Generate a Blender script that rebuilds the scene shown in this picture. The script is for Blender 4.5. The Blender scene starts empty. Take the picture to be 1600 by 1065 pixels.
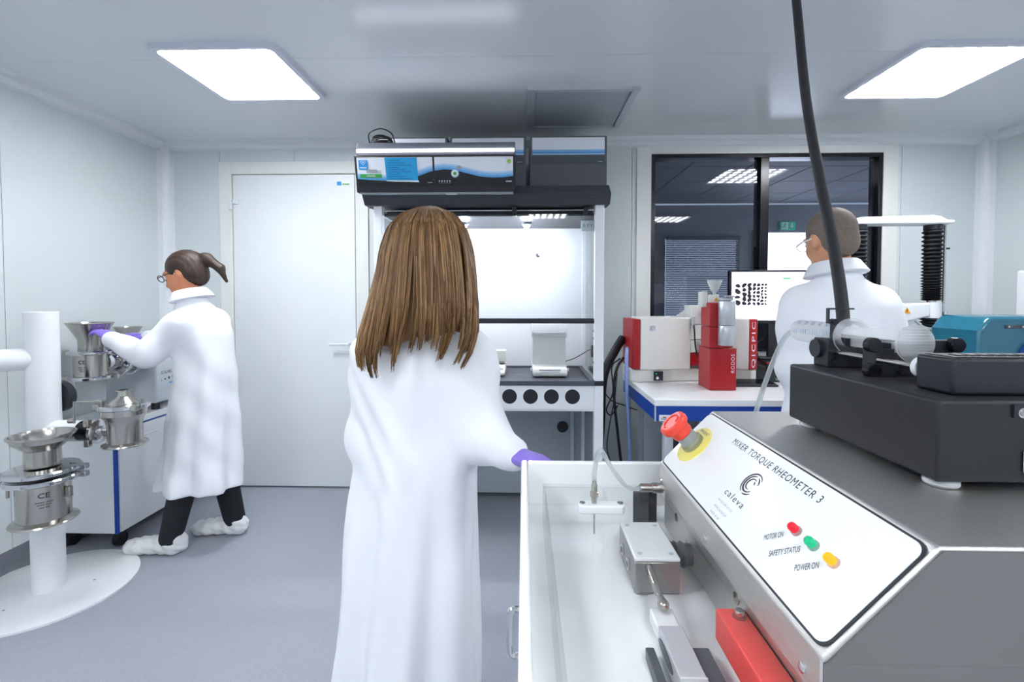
import bpy, math, random
import numpy as np
from mathutils import Vector, Matrix
random.seed(7); RNG = np.random.default_rng(7)
SC = bpy.context.scene
COL = SC.collection
R = math.radians

# ------------------------------------------------------------------ camera, world, exposure
cd = bpy.data.cameras.new('camera'); cam = bpy.data.objects.new('camera', cd); COL.objects.link(cam)
cam.location = (0, 0, 1.35); cam.rotation_euler = (R(90 - 1.7), 0, R(1.4))
cd.sensor_width = 36; cd.lens = 740 / 1600 * 36; cd.shift_y = -45.5 / 1600; cd.clip_start = 0.02
SC.camera = cam
wd = bpy.data.worlds.new('world'); SC.world = wd; wd.use_nodes = True
wd.node_tree.nodes['Background'].inputs[0].default_value = (0.6, 0.7, 0.85, 1)
wd.node_tree.nodes['Background'].inputs[1].default_value = 0.3
vs = SC.view_settings
vs.view_transform = 'Standard'; vs.look = 'None'; vs.gamma = 1; vs.use_curve_mapping = False
vs.exposure = 1.43
LAMP_POWER = 11.0
try:
    SC.cycles.max_bounces = 12; SC.cycles.diffuse_bounces = 6; SC.cycles.glossy_bounces = 5
    SC.cycles.transparent_max_bounces = 16; SC.cycles.transmission_bounces = 8
    SC.cycles.caustics_reflective = False; SC.cycles.caustics_refractive = False
    SC.cycles.sample_clamp_indirect = 4.0
except Exception:
    pass

# ------------------------------------------------------------------ helpers: colour, material
def lin(h):
    h = h.lstrip('#'); c = [int(h[i:i+2], 16) / 255 for i in (0, 2, 4)]
    return tuple((x / 12.92 if x <= .04045 else ((x + .055) / 1.055) ** 2.4) for x in c) + (1,)
MATS = {}
def mat(name, col, rough=.5, metal=0., var=.04, vscale=30., bump=0., bscale=200., stretch=None, coat=0., spec=.5, emis=0., ecol=None, trans=0., alpha=1., sss=0., ior=1.45):
    m = bpy.data.materials.new(name); m.use_nodes = True
    nt = m.node_tree; b = nt.nodes['Principled BSDF']; N = nt.nodes.new; L = nt.links.new
    c = lin(col) if isinstance(col, str) else col
    tc = N('ShaderNodeTexCoord'); mp = N('ShaderNodeMapping'); L(tc.outputs['Object'], mp.inputs[0])
    if stretch: mp.inputs['Scale'].default_value = stretch
    if var > 0:
        nz = N('ShaderNodeTexNoise'); nz.inputs['Scale'].default_value = vscale; nz.inputs['Detail'].default_value = 4
        L(mp.outputs[0], nz.inputs['Vector'])
        mx = N('ShaderNodeMix'); mx.data_type = 'RGBA'
        mx.inputs[6].default_value = tuple(min(1, x * (1 - var * 1.6)) for x in c[:3]) + (1,)
        mx.inputs[7].default_value = tuple(min(1, x * (1 + var * 1.6)) for x in c[:3]) + (1,)
        L(nz.outputs['Fac'], mx.inputs[0]); L(mx.outputs[2], b.inputs['Base Color'])
    else:
        b.inputs['Base Color'].default_value = c
    b.inputs['Roughness'].default_value = rough; b.inputs['Metallic'].default_value = metal
    b.inputs['Coat Weight'].default_value = coat; b.inputs['Specular IOR Level'].default_value = spec
    b.inputs['Transmission Weight'].default_value = trans; b.inputs['Alpha'].default_value = alpha; b.inputs['IOR'].default_value = ior
    if sss: b.inputs['Subsurface Weight'].default_value = sss; b.inputs['Subsurface Radius'].default_value = (.02, .01, .006)
    if emis:
        b.inputs['Emission Color'].default_value = lin(ecol) if ecol else c; b.inputs['Emission Strength'].default_value = emis
    if bump:
        nb = N('ShaderNodeTexNoise'); nb.inputs['Scale'].default_value = bscale; nb.inputs['Detail'].default_value = 3
        L(mp.outputs[0], nb.inputs['Vector'])
        bp = N('ShaderNodeBump'); bp.inputs['Strength'].default_value = bump; bp.inputs['Distance'].default_value = .002
        L(nb.outputs['Fac'], bp.inputs['Height']); L(bp.outputs[0], b.inputs['Normal'])
    MATS[name] = m
    return m
def glass(name, tint='#ffffff', refl=1.0, ior=1.5, rough=0.0, haze=None, hazew=0.0, transl=False):
    m = bpy.data.materials.new(name); m.use_nodes = True; nt = m.node_tree; nt.nodes.clear(); N = nt.nodes.new; L = nt.links.new
    out = N('ShaderNodeOutputMaterial'); tr = N('ShaderNodeBsdfTransparent'); gl = N('ShaderNodeBsdfGlossy'); mx = N('ShaderNodeMixShader'); lw = N('ShaderNodeLayerWeight')
    tr.inputs[0].default_value = lin(tint); gl.inputs['Roughness'].default_value = rough; lw.inputs[0].default_value = .5
    f0 = ((ior - 1) / (ior + 1)) ** 2
    pw = N('ShaderNodeMath'); pw.operation = 'POWER'; pw.inputs[1].default_value = 5; L(lw.outputs['Facing'], pw.inputs[0])
    ml = N('ShaderNodeMath'); ml.operation = 'MULTIPLY_ADD'; ml.inputs[1].default_value = (1 - f0) * refl; ml.inputs[2].default_value = f0 * refl
    L(pw.outputs[0], ml.inputs[0]); L(ml.outputs[0], mx.inputs[0]); L(tr.outputs[0], mx.inputs[1]); L(gl.outputs[0], mx.inputs[2])
    last = mx
    if hazew:
        df = N('ShaderNodeBsdfTranslucent' if transl else 'ShaderNodeBsdfDiffuse'); df.inputs[0].default_value = lin(haze or '#ffffff'); m2 = N('ShaderNodeMixShader'); m2.inputs[0].default_value = hazew
        L(mx.outputs[0], m2.inputs[1]); L(df.outputs[0], m2.inputs[2]); last = m2
    L(last.outputs[0], out.inputs[0]); MATS[name] = m
    return m
def emitter(name, col, s):
    m = bpy.data.materials.new(name); m.use_nodes = True; nt = m.node_tree; nt.nodes.clear()
    out = nt.nodes.new('ShaderNodeOutputMaterial'); e = nt.nodes.new('ShaderNodeEmission'); e.inputs[0].default_value = lin(col); e.inputs[1].default_value = s
    nt.links.new(e.outputs[0], out.inputs[0]); MATS[name] = m
    return m
def led_panel(name, cells, lo, hi):      # a diffuser with its rows of LEDs showing through
    m = bpy.data.materials.new(name); m.use_nodes = True; nt = m.node_tree; nt.nodes.clear(); N = nt.nodes.new; L = nt.links.new
    out = N('ShaderNodeOutputMaterial'); e = N('ShaderNodeEmission'); tc = N('ShaderNodeTexCoord'); sp = N('ShaderNodeSeparateXYZ')
    e.inputs[0].default_value = (.93, .96, 1, 1); L(tc.outputs['Generated'], sp.inputs[0])
    ws = []
    for i in (0, 1):
        a = N('ShaderNodeMath'); a.operation = 'MULTIPLY'; a.inputs[1].default_value = math.pi * cells; L(sp.outputs[i], a.inputs[0])
        s = N('ShaderNodeMath'); s.operation = 'SINE'; L(a.outputs[0], s.inputs[0])
        q = N('ShaderNodeMath'); q.operation = 'ABSOLUTE'; L(s.outputs[0], q.inputs[0]); ws.append(q)
    p = N('ShaderNodeMath'); p.operation = 'MULTIPLY'; L(ws[0].outputs[0], p.inputs[0]); L(ws[1].outputs[0], p.inputs[1])
    w = N('ShaderNodeMath'); w.operation = 'POWER'; w.inputs[1].default_value = 3.0; L(p.outputs[0], w.inputs[0])
    r = N('ShaderNodeMath'); r.operation = 'MULTIPLY_ADD'; r.inputs[1].default_value = hi - lo; r.inputs[2].default_value = lo
    L(w.outputs[0], r.inputs[0]); L(r.outputs[0], e.inputs[1]); L(e.outputs[0], out.inputs[0]); MATS[name] = m
    return m

mat('wall', '#d5dbdc', .32, var=.012, vscale=2.5, bump=.04, bscale=60)
mat('trim', '#e2e5e8', .3, var=.01)
mat('cream', '#e6e6e2', .4, var=.01)
mat('ceil', '#e4e7e9', .2, var=.012, vscale=1.5)
mat('floor', '#9da1ab', .42, var=.16, vscale=260, bump=.05, bscale=300)
mat('cove', '#6d7078', .35, var=.12, vscale=120)
mat('door', '#e4e8e9', .33, var=.01, vscale=3)
mat('gap', '#22252b', .6, var=.05)
mat('white', '#eceef0', .35, var=.01)
mat('whiteg', '#f7f9f9', .12, var=.005)
mat('plastic_w', '#e6e9ec', .4, var=.012)
mat('offwhite', '#e4e4de', .38, var=.012)
mat('lampframe', '#dcdde8', .4, var=.01)
mat('black', '#1d2027', .42, var=.10, vscale=60)
mat('blackg', '#14161c', .22, var=.08, vscale=60)
mat('blackm', '#3a3c44', .5, var=.12, vscale=400, bump=.12, bscale=700)
mat('pumpblk', '#1b1c21', .48, var=.10, vscale=50, bump=.05, bscale=500)
mat('rubber', '#1a1c20', .6, var=.08)
mat('dgrey', '#4b4f58', .45, var=.06)
mat('boxgrey', '#565962', .5, var=.06, vscale=40)
mat('grey', '#9aa3aa', .45, var=.04)
mat('lgrey', '#c0c6cc', .4, var=.03)
mat('silver', '#c9cdd2', .3, metal=.55, var=.03)
mat('steel', '#bdb9b2', .2, metal=1, var=.06, vscale=14, stretch=(6, 6, .5), bump=.02)
mat('chrome', '#d6d6d8', .1, metal=1, var=.03)
mat('brushed', '#dcdbd7', .40, metal=1, var=.12, vscale=60, stretch=(30, 1, 30), bump=.25, bscale=90)
mat('brushedd', '#9c9c9a', .3, metal=1, var=.12, vscale=50, stretch=(30, 30, 1), bump=.05, bscale=140)
mat('endface', '#6a6a6b', .38, metal=.75, var=.06, vscale=8)
mat('alu', '#d6d7dc', .38, metal=.35, var=.04)
mat('blue', '#0b3fa0', .35, var=.04)
mat('darkblue', '#123a86', .4, var=.05)
mat('red', '#a3161f', .32, var=.04)
mat('redblk', '#f4423a', .32, var=.03)
mat('estop', '#f04a38', .35, var=.03)
mat('yellow', '#eee27a', .4, var=.03)
mat('clearp', '#e9ecec', .1, var=0, trans=.75)
mat('led_red', '#c20a26', .12, var=.02, trans=.25, emis=.25, ecol='#c20a26')
mat('led_green', '#08a070', .12, var=.02, trans=.25, emis=.25, ecol='#08a070')
mat('led_amber', '#f79a10', .12, var=.02, trans=.25, emis=.3, ecol='#f79a10')
mat('ink', '#20232c', .5, var=.02)
mat('inkgrey', '#9aa0a8', .5, var=.02)
mat('print_w', '#eef0f8', .35, var=.005)
mat('print_b1', '#8dbfe8', .35, var=.005)
mat('print_b2', '#5ca6e0', .35, var=.005)
mat('print_b3', '#b7d6f2', .35, var=.005)
mat('cyan', '#1ba0d8', .4, var=.05, vscale=20)
mat('skyblue', '#1f97e0', .4, var=.02)
mat('green', '#3fa545', .45, var=.02)
mat('lime', '#9fd03c', .45, var=.02)
mat('teal', '#2a6a80', .15, var=.05, vscale=8, coat=.4)
mat('coat', '#f2f3f7', .8, var=.02, vscale=8, bump=.12, bscale=600, sss=0)
mat('shoecover', '#e6e6e6', .7, var=.03, vscale=30, bump=.3, bscale=90)
mat('skin', '#d59a78', .5, var=.06, vscale=25, sss=.1)
mat('skin2', '#d88f6a', .5, var=.06, vscale=25, sss=.1)
mat('trouser', '#1b1c22', .8, var=.1)
mat('glove', '#8e78d8', .4, var=.05, vscale=40)
mat('hair1', '#85623e', .40, var=.52, vscale=16, stretch=(5, 5, .22), bump=.5, bscale=90)
mat('hair1d', '#6a4828', .45, var=.35, vscale=16, stretch=(5, 5, .22), bump=.5, bscale=90)
mat('hair1l', '#a98358', .38, var=.35, vscale=16, stretch=(5, 5, .22), bump=.5, bscale=90)
mat('hair2', '#3c2c24', .5, var=.35, vscale=40, stretch=(.8, 6, 3), bump=.6, bscale=60)
mat('hair3', '#776a60', .7, var=.35, vscale=120, stretch=(3, 3, .8), bump=1.0, bscale=160)
mat('lens', '#20262c', .1, var=0, trans=.5)
mat('eye', '#f1efec', .1, var=0)
mat('bronze', '#8a7460', .4, metal=.4, var=.05)
mat('hose_blue', '#7f93c8', .35, var=.03)
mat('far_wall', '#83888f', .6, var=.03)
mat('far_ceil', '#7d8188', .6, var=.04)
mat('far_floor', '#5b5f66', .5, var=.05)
mat('blind', '#656a74', .5, var=.03)
mat('perf', '#b0b5bc', .5, var=.04, vscale=300)
mat('orange', '#f0a81c', .4, var=.02)
mat('exitgreen', '#1c9c78', .4, var=.02, emis=.25, ecol='#1c9c78')
mat('frost', '#e9eef0', .35, var=0, trans=.5)
emitter('strip', '#f4f4ff', 6.0)
emitter('bulb', '#f2f4ff', 520.0)
emitter('screen', '#eceaff', 0.85)
emitter('screen_g', '#35a36a', 0.7)
emitter('screen_l', '#c9c8dc', 0.8)
emitter('day', '#e8eaf6', 2.3)
emitter('reddigit', '#ff2020', 2.0)
led_panel('led', 6, LAMP_POWER * .12, LAMP_POWER * 5.4)
glass('pane', '#dde2ea', 1.0, 1.5)
glass('sash', '#f4f7f8', .9, 1.45)
glass('acryl', '#ffffff', .7, 1.45, haze='#f4f8f7', hazew=.01)
glass('syr', '#fdfeff', .6, 1.45, .05, haze='#ffffff', hazew=.36, transl=True)
glass('shield', '#f2f4f4', .8, 1.45, .02, haze='#f2f3f2', hazew=.35)
glass('tubec', '#eef2f2', 1.0, 1.45, .05, haze='#f8fafa', hazew=.35, transl=True)
M = MATS

# ------------------------------------------------------------------ helpers: mesh
ORG = {}
def V(*a): return Vector(a)
def frame(d):
    d = Vector(d).normalized(); a = Vector((0, 0, 1)) if abs(d.z) < .9 else Vector((1, 0, 0))
    u = d.cross(a).normalized(); w = d.cross(u).normalized()
    return d, u, w
def catmull(pts, n=8):
    P = [Vector(p) for p in pts]; P = [P[0] * 2 - P[1]] + P + [P[-1] * 2 - P[-2]]; out = []
    for i in range(1, len(P) - 2):
        a, b, c, d = P[i-1:i+3]
        for k in range(n):
            t = k / n; out.append(.5 * ((2 * b) + (c - a) * t + (2 * a - 5 * b + 4 * c - d) * t * t + (3 * b - a - 3 * c + d) * t ** 3))
    out.append(P[-2]); return out
class MB:
    def __init__(s): s.v = []; s.f = []
    def add(s, v, f):
        o = len(s.v); s.v += [tuple(p) for p in v]; s.f += [tuple(i + o for i in q) for q in f]; return s
    def box(s, x0, x1, y0, y1, z0, z1):
        return s.add([(x0,y0,z0),(x1,y0,z0),(x1,y1,z0),(x0,y1,z0),(x0,y0,z1),(x1,y0,z1),(x1,y1,z1),(x0,y1,z1)],
                     [(0,3,2,1),(4,5,6,7),(0,1,5,4),(1,2,6,5),(2,3,7,6),(3,0,4,7)])
    def obox(s, c, a, b, d):     # centre and three half-axis vectors (right handed)
        c, a, b, d = map(Vector, (c, a, b, d)); v = [c + a*i + b*j + d*k for k in (-1, 1) for (i, j) in ((-1,-1),(1,-1),(1,1),(-1,1))]
        return s.add(v, [(0,3,2,1),(4,5,6,7),(0,1,5,4),(1,2,6,5),(2,3,7,6),(3,0,4,7)])
    def lathe(s, prof, o, ax=(0,0,1), n=36):
        d, u, w = frame(ax); o = Vector(o); v = []; f = []
        for r, h in prof:
            for k in range(n):
                a = 2 * math.pi * k / n; v.append(o + d*h + (u*math.cos(a) + w*math.sin(a)) * max(r, 1e-5))
        m = len(prof)
        for i in range(m - 1):
            for k in range(n):
                k2 = (k + 1) % n; f.append((i*n+k, i*n+k2, (i+1)*n+k2, (i+1)*n+k))
        if prof[0][0] > 1e-4: f.append(tuple(range(n))[::-1])
        if prof[-1][0] > 1e-4: f.append(tuple((m-1)*n + k for k in range(n)))
        return s.add(v, f)
    def cyl(s, p0, p1, r0, r1=None, n=24):
        p0, p1 = Vector(p0), Vector(p1); d = p1 - p0
        return s.lathe([(r0, 0), (r0 if r1 is None else r1, d.length)], p0, d, n)
    def tube(s, pts, r, n=8, closed=False):
        P = [Vector(p) for p in pts]; m = len(P); rr = r if isinstance(r, (list, tuple)) else [r] * m
        v = []; f = []; u = None
        for i in range(m):
            t = (P[(i+1) % m] - P[i-1]) if closed else (P[min(i+1, m-1)] - P[max(i-1, 0)])
            t.normalize()
            if u is None: _, u, w = frame(t)
            else:
                u = (u - t * u.dot(t)).normalized()
            w = t.cross(u)
            for k in range(n):
                a = 2 * math.pi * k / n; v.append(P[i] + (u*math.cos(a) + w*math.sin(a)) * rr[i])
        for i in range(m if closed else m - 1):
            j = (i + 1) % m
            for k in range(n):
                k2 = (k + 1) % n; f.append((i*n+k, i*n+k2, j*n+k2, j*n+k))
        if not closed: f.append(tuple(range(n))[::-1]); f.append(tuple((m-1)*n + k for k in range(n)))
        return s.add(v, f)
    def prism(s, poly, ext):     # poly: 3D points, ext: vector
        P = [Vector(p) for p in poly]; e = Vector(ext); n = len(P)
        nrm = Vector((0, 0, 0))
        for i in range(n): nrm += P[i].cross(P[(i+1) % n])
        if nrm.dot(e) > 0: P = P[::-1]
        v = P + [p + e for p in P]; f = [tuple(range(n)), tuple(range(2*n - 1, n - 1, -1))]
        for i in range(n): j = (i + 1) % n; f.append((j, i, n + i, n + j))
        return s.add(v, f)
    def sphere(s, c, r, n=16, sc=(1,1,1)):
        c = Vector(c); prof = [(r*math.sin(math.pi*i/(n//2)), -r*math.cos(math.pi*i/(n//2))) for i in range(n//2 + 1)]
        o = len(s.v); s.lathe(prof, (0,0,0), (0,0,1), n)
        s.v[o:] = [(c.x + p[0]*sc[0], c.y + p[1]*sc[1], c.z + p[2]*sc[2]) for p in s.v[o:]]
        return s
    def build(s, name, m, parent=None, bevel=0, seg=2, smooth=35):
        v = np.array(s.v, float)
        if parent is not None: o = np.array(ORG[parent.name])
        else: o = np.array([(v[:,0].min()+v[:,0].max())/2, (v[:,1].min()+v[:,1].max())/2, v[:,2].min()])
        me = bpy.data.meshes.new(name); me.from_pydata((v - o).tolist(), [], s.f); me.update()
        if smooth:
            me.polygons.foreach_set('use_smooth', [True] * len(me.polygons)); me.set_sharp_from_angle(angle=R(smooth))
        me.materials.append(M[m] if isinstance(m, str) else m)
        ob = bpy.data.objects.new(name, me); COL.objects.link(ob)
        if parent is not None: ob.parent = parent
        else: ob.location = o
        ORG[ob.name] = o
        if bevel:
            b = ob.modifiers.new('bevel', 'BEVEL'); b.width = bevel; b.segments = seg; b.limit_method = 'ANGLE'; b.angle_limit = R(40)
        return ob
def B(x0, x1, y0, y1, z0, z1): return MB().box(x0, x1, y0, y1, z0, z1)
def thing(name, label, cat, loc, group=None):
    o = bpy.data.objects.new(name, None); COL.objects.link(o); o.location = loc; o.empty_display_size = .05
    ORG[o.name] = np.array(loc, float); tag(o, label, cat, group); return o
def tag(o, label, cat, group=None):
    o['label'] = label; o['category'] = cat
    if group: o['group'] = group
    return o
def struct(o, label=None):
    o['kind'] = 'structure'
    if label: o['label'] = label
    return o
def copy_thing(root, delta, label):
    def cp(o, par):
        c = o.copy(); COL.objects.link(c); c.parent = par
        for ch in o.children: cp(ch, c)
        return c
    c = cp(root, None); c.location = Vector(root.location) + Vector(delta); c['label'] = label
    return c
def text(body, org, right, up, m, parent, width=None, height=None, name='lettering', depth=.0003, shear=0., space=1.0, center=False):
    cu = bpy.data.curves.new('t', 'FONT'); cu.body = body; cu.size = 1; cu.extrude = .0; cu.shear = shear; cu.space_character = space; cu.resolution_u = 3
    t = bpy.data.objects.new('t', cu); COL.objects.link(t); bpy.context.view_layer.update()
    me = bpy.data.meshes.new_from_object(t.evaluated_get(bpy.context.evaluated_depsgraph_get()))
    bpy.data.objects.remove(t); bpy.data.curves.remove(cu)
    co = np.array([v.co[:] for v in me.vertices]); mn = co.min(0); mx = co.max(0); sz = mx - mn
    sx = width / sz[0] if width else None; sy = height / sz[1] if height else None
    sx = sx or sy; sy = sy or sx
    r = np.array(Vector(right).normalized()); u = np.array(Vector(up).normalized()); n = np.cross(r, u)
    x = (co[:,0] - mn[0]) * sx - (sz[0]*sx/2 if center else 0); y = (co[:,1] - mn[1]) * sy
    w = np.array(org, float) + np.outer(x, r) + np.outer(y, u) + n * depth
    b = MB(); b.v = [tuple(p) for p in w]; b.f = [tuple(p.vertices) for p in me.polygons]; bpy.data.meshes.remove(me)
    return b.build(name, m, parent, smooth=0)
def plate(poly, o, right, up, t):       # flat print of thickness t: 2D polygon in a plane
    r = Vector(right).normalized(); u = Vector(up).normalized(); n = r.cross(u); o = Vector(o)
    return MB().prism([o + r*p[0] + u*p[1] for p in poly], n * t)
def rrect(x0, x1, y0, y1, r, n=6):
    out = []
    for cx, cy, a in ((x1-r, y1-r, 0), (x0+r, y1-r, 90), (x0+r, y0+r, 180), (x1-r, y0+r, 270)):
        for k in range(n + 1): t = R(a + 90*k/n); out.append((cx + r*math.cos(t), cy + r*math.sin(t)))
    return out
def disc(cx, cy, r, n=28): return [(cx + r*math.cos(2*math.pi*k/n), cy + r*math.sin(2*math.pi*k/n)) for k in range(n)]

# ------------------------------------------------------------------ helpers: smooth implicit bodies (surface nets)
def smin(a, b, k):
    if k <= 0: return np.minimum(a, b)
    h = np.clip(.5 + .5*(b - a)/k, 0, 1); return b*(1-h) + a*h - k*h*(1-h)
def cap(p0, p1, r0, r1=None):
    p0 = np.array(p0, float); p1 = np.array(p1, float); r1 = r0 if r1 is None else r1; d = p1 - p0; L = d @ d
    def f(P):
        t = np.clip(((P - p0) @ d) / max(L, 1e-9), 0, 1); return np.linalg.norm(P - p0 - t[:,None]*d, axis=1) - (r0 + (r1 - r0)*t)
    return f
def ell(c, r, Rm=None):
    c = np.array(c, float); r = np.array(r, float)
    def f(P):
        q = P - c
        if Rm is not None: q = q @ Rm
        k = np.linalg.norm(q / r, axis=1); k2 = np.linalg.norm(q / (r*r), axis=1) + 1e-9
        return k * (k - 1) / k2
    return f
def loft(secs, fold=None):               # secs: (z, cx, cy, rx, ry) rising
    S = np.array(secs, float)
    def f(P):
        z = P[:,2]; I = lambda k: np.interp(z, S[:,0], S[:,k])
        dx = P[:,0] - I(1); dy = P[:,1] - I(2); rx = I(3); ry = I(4)
        k = np.sqrt((dx/rx)**2 + (dy/ry)**2); d = (k - 1) * np.minimum(rx, ry) * .9
        if fold is not None: d = d + fold(np.arctan2(dy, dx), z)
        return np.maximum(d, np.maximum(S[0,0] - z, z - S[-1,0]))
    return f
def nets(ops, lo, hi, h):
    lo = np.array(lo, float); hi = np.array(hi, float); n = np.ceil((hi - lo)/h).astype(int) + 1
    ax = [lo[i] + h*np.arange(n[i]) for i in range(3)]
    P = np.stack(np.meshgrid(*ax, indexing='ij'), -1).reshape(-1, 3); D = None
    for op, fn, k in ops:
        d = fn(P)
        if D is None: D = d
        elif op == '+': D = smin(D, d, k)
        elif op == '-': D = -smin(-D, d, k)
        elif op == '&': D = -smin(-D, -d, k)
        elif op == 'd': D = D + d
    D = D.reshape(n); ins = D < 0
    c8 = [(i,j,k) for i in (0,1) for j in (0,1) for k in (0,1)]
    sl = lambda o: tuple(slice(o[i], n[i]-1+o[i]) for i in range(3))
    cnt = sum(ins[sl(o)].astype(int) for o in c8); act = (cnt > 0) & (cnt < 8)
    acc = np.zeros(act.shape + (3,)); wt = np.zeros(act.shape)
    for a in c8:
        for t in range(3):
            if a[t]: continue
            b = list(a); b[t] = 1
            da = D[sl(a)]; db = D[sl(b)]; cr = (da < 0) != (db < 0); tt = np.where(cr, da/np.where(cr, da-db, 1), 0)
            p = np.zeros(act.shape + (3,)); p[...] = a; p[..., t] = tt
            acc += p * cr[..., None]; wt += cr
    idx = -np.ones(act.shape, int); idx[act] = np.arange(act.sum())
    cells = np.argwhere(act); vv = lo + h*(cells + acc[act]/wt[act][:,None])
    F = []
    for t in range(3):
        u, w = (t+1) % 3, (t+2) % 3
        s0 = [slice(1, n[i]-1) for i in range(3)]; s0[t] = slice(0, n[t]-1); s1 = list(s0); s1[t] = slice(1, n[t])
        A = ins[tuple(s0)]; Bq = ins[tuple(s1)]; e = np.argwhere(A != Bq)
        if not len(e): continue
        flip = A[tuple(e.T)]; off = np.array([1,1,1]); off[t] = 0; g = e + off
        def q(du, dw):
            x = g.copy(); x[:,u] -= du; x[:,w] -= dw; return idx[tuple(x.T)]
        a, b, c, d = q(1,1), q(0,1), q(0,0), q(1,0)
        quad = np.stack([a, b, c, d], 1); quad[~flip] = quad[~flip][:, ::-1]; F.append(quad)
    return vv, np.concatenate(F)
def implicit(name, ops, lo, hi, h, m, parent=None, relax=2):
    v, f = nets(ops, lo, hi, h)
    e = np.concatenate([f[:, [0,1]], f[:, [1,2]], f[:, [2,3]], f[:, [3,0]]])
    for _ in range(relax):
        s = np.zeros_like(v); c = np.zeros(len(v))
        for i, j in ((0,1),(1,0)):
            np.add.at(s, e[:,i], v[e[:,j]]); np.add.at(c, e[:,i], 1)
        v = v*.5 + (s/np.maximum(c,1)[:,None])*.5
    b = MB(); b.v = [tuple(p) for p in v.tolist()]; b.f = [tuple(q) for q in f.tolist()]
    return b.build(name, m, parent, smooth=0 if False else 180)

# ================================================================== THE ROOM
XL, XR, YB, YF, ZC = -2.53, 3.12, 3.30, -3.4, 2.44
fl = struct(B(XL-.1, XR+.1, YF-.1, YB+.1, -.06, 0).build('floor', 'floor'), 'grey speckled vinyl floor')
wl = struct(B(XL-.12, XL-.015, YF, YB+.1, 0, ZC).build('wall_left', 'gap'), 'left wall of pale coated panels')
ys = [YF, -2.6, -1.4, -.2, 1.0, 2.25, YB]
for a, b in zip(ys, ys[1:]): B(XL-.015, XL, a+.0015, b-.0015, 0, ZC).build('wall_panel', 'wall', wl)
wr = struct(B(XR+.015, XR+.12, YF, YB+.1, 0, ZC).build('wall_right', 'gap'), 'right wall of pale coated panels')
for a, b in zip(ys, ys[1:]): B(XR, XR+.015, a+.0015, b-.0015, 0, ZC).build('wall_panel', 'wall', wr)
struct(B(XL-.12, XR+.12, YF-.12, YF, 0, ZC).build('wall_front', 'wall'), 'wall behind the viewer')
# back wall round the door and the window
DX0, DX1, DZ1 = -2.042, -1.172, 2.213
WX0, WX1, WZ0, WZ1 = .876, 2.432, .98, 2.33
wb = MB()
for x0, x1, z0, z1 in ((XL, DX0, 0, ZC), (DX0, DX1, DZ1, ZC), (DX1, WX0, 0, ZC), (WX0, WX1, 0, WZ0), (WX0, WX1, WZ1, ZC), (WX1, XR, 0, ZC)):
    wb.box(x0, x1, YB+.015, YB+.1, z0, z1)
wb = struct(wb.build('wall_back', 'gap'), 'back wall with a door, a fume hood and a dark window')
for x0, x1, z0, z1 in ((XL, -2.13, 0, ZC), (-2.13, -1.6, DZ1+.08, ZC), (-1.6, -1.08, DZ1+.08, ZC), (-1.08, .745, 0, ZC), (.745, .80, 0, ZC), (.80, WX0, 0, ZC),
                       (WX0, WX1, 0, WZ0), (WX0, WX1, WZ1+.04, ZC), (WX1, 2.56, 0, ZC), (2.56, XR, 0, ZC)):
    B(x0+.0015, x1-.0015, YB, YB+.016, z0, z1-.001).build('wall_panel', 'wall', wb)
# ceiling panels
cl = struct(B(XL-.1, XR+.1, YF-.1, YB+.1, ZC+.016, ZC+.1).build('ceiling', 'gap'), 'glossy pale panel ceiling')
cs = [YF, -2.55, -1.35, -.15, 1.0, 2.17, YB]
for a, b in zip(cs, cs[1:]): B(XL, XR, a+.0012, b-.0012, ZC, ZC+.016).build('ceiling_panel', 'ceil', cl)
# trims
def cove(p0, p1, a, b, s, name):       # concave strip in the corner of directions a, b
    p0 = Vector(p0); a = Vector(a); b = Vector(b); poly = [p0, p0 + a*s]
    for k in range(1, 8): t = R(90*k/8); poly.append(p0 + a*s*(1 - .62*math.sin(t)) + b*s*(1 - .62*math.cos(t)) )
    poly.append(p0 + b*s)
    return struct(MB().prism(poly, Vector(p1) - p0).build(name, 'trim', smooth=50))
cove((XL, YF, ZC), (XL, YB, ZC), (1,0,0), (0,0,-1), .062, 'trim_1')
cove((XR, YF, ZC), (XR, YB, ZC), (-1,0,0), (0,0,-1), .062, 'trim_2')
cove((XL, YB, ZC), (XR, YB, ZC), (0,-1,0), (0,0,-1), .062, 'trim_3')
cove((XL, YB, 0), (XL, YB, ZC), (1,0,0), (0,-1,0), .07, 'trim_4')
cove((XR, YB, 0), (XR, YB, ZC), (-1,0,0), (0,-1,0), .07, 'trim_5')
def skirting(p0, p1, a, name):
    p0 = Vector(p0); a = Vector(a); z = Vector((0,0,1)); poly = [p0, p0 + a*.055]
    for k in range(1, 6): t = R(90*k/6); poly.append(p0 + a*(.055 - .050*math.sin(t)) + z*(.05*(1 - math.cos(t))))
    poly += [p0 + a*.005 + z*.105, p0 + z*.11]
    return struct(MB().prism(poly, Vector(p1) - p0).build(name, 'cove', smooth=50))
skirting((XL, YF, 0), (XL, YB, 0), (1,0,0), 'baseboard_left')
skirting((XR, YF, 0), (XR, YB, 0), (-1,0,0), 'baseboard_right')
skirting((DX1+.09, YB, 0), (XR, YB, 0), (0,-1,0), 'baseboard_back')
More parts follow.
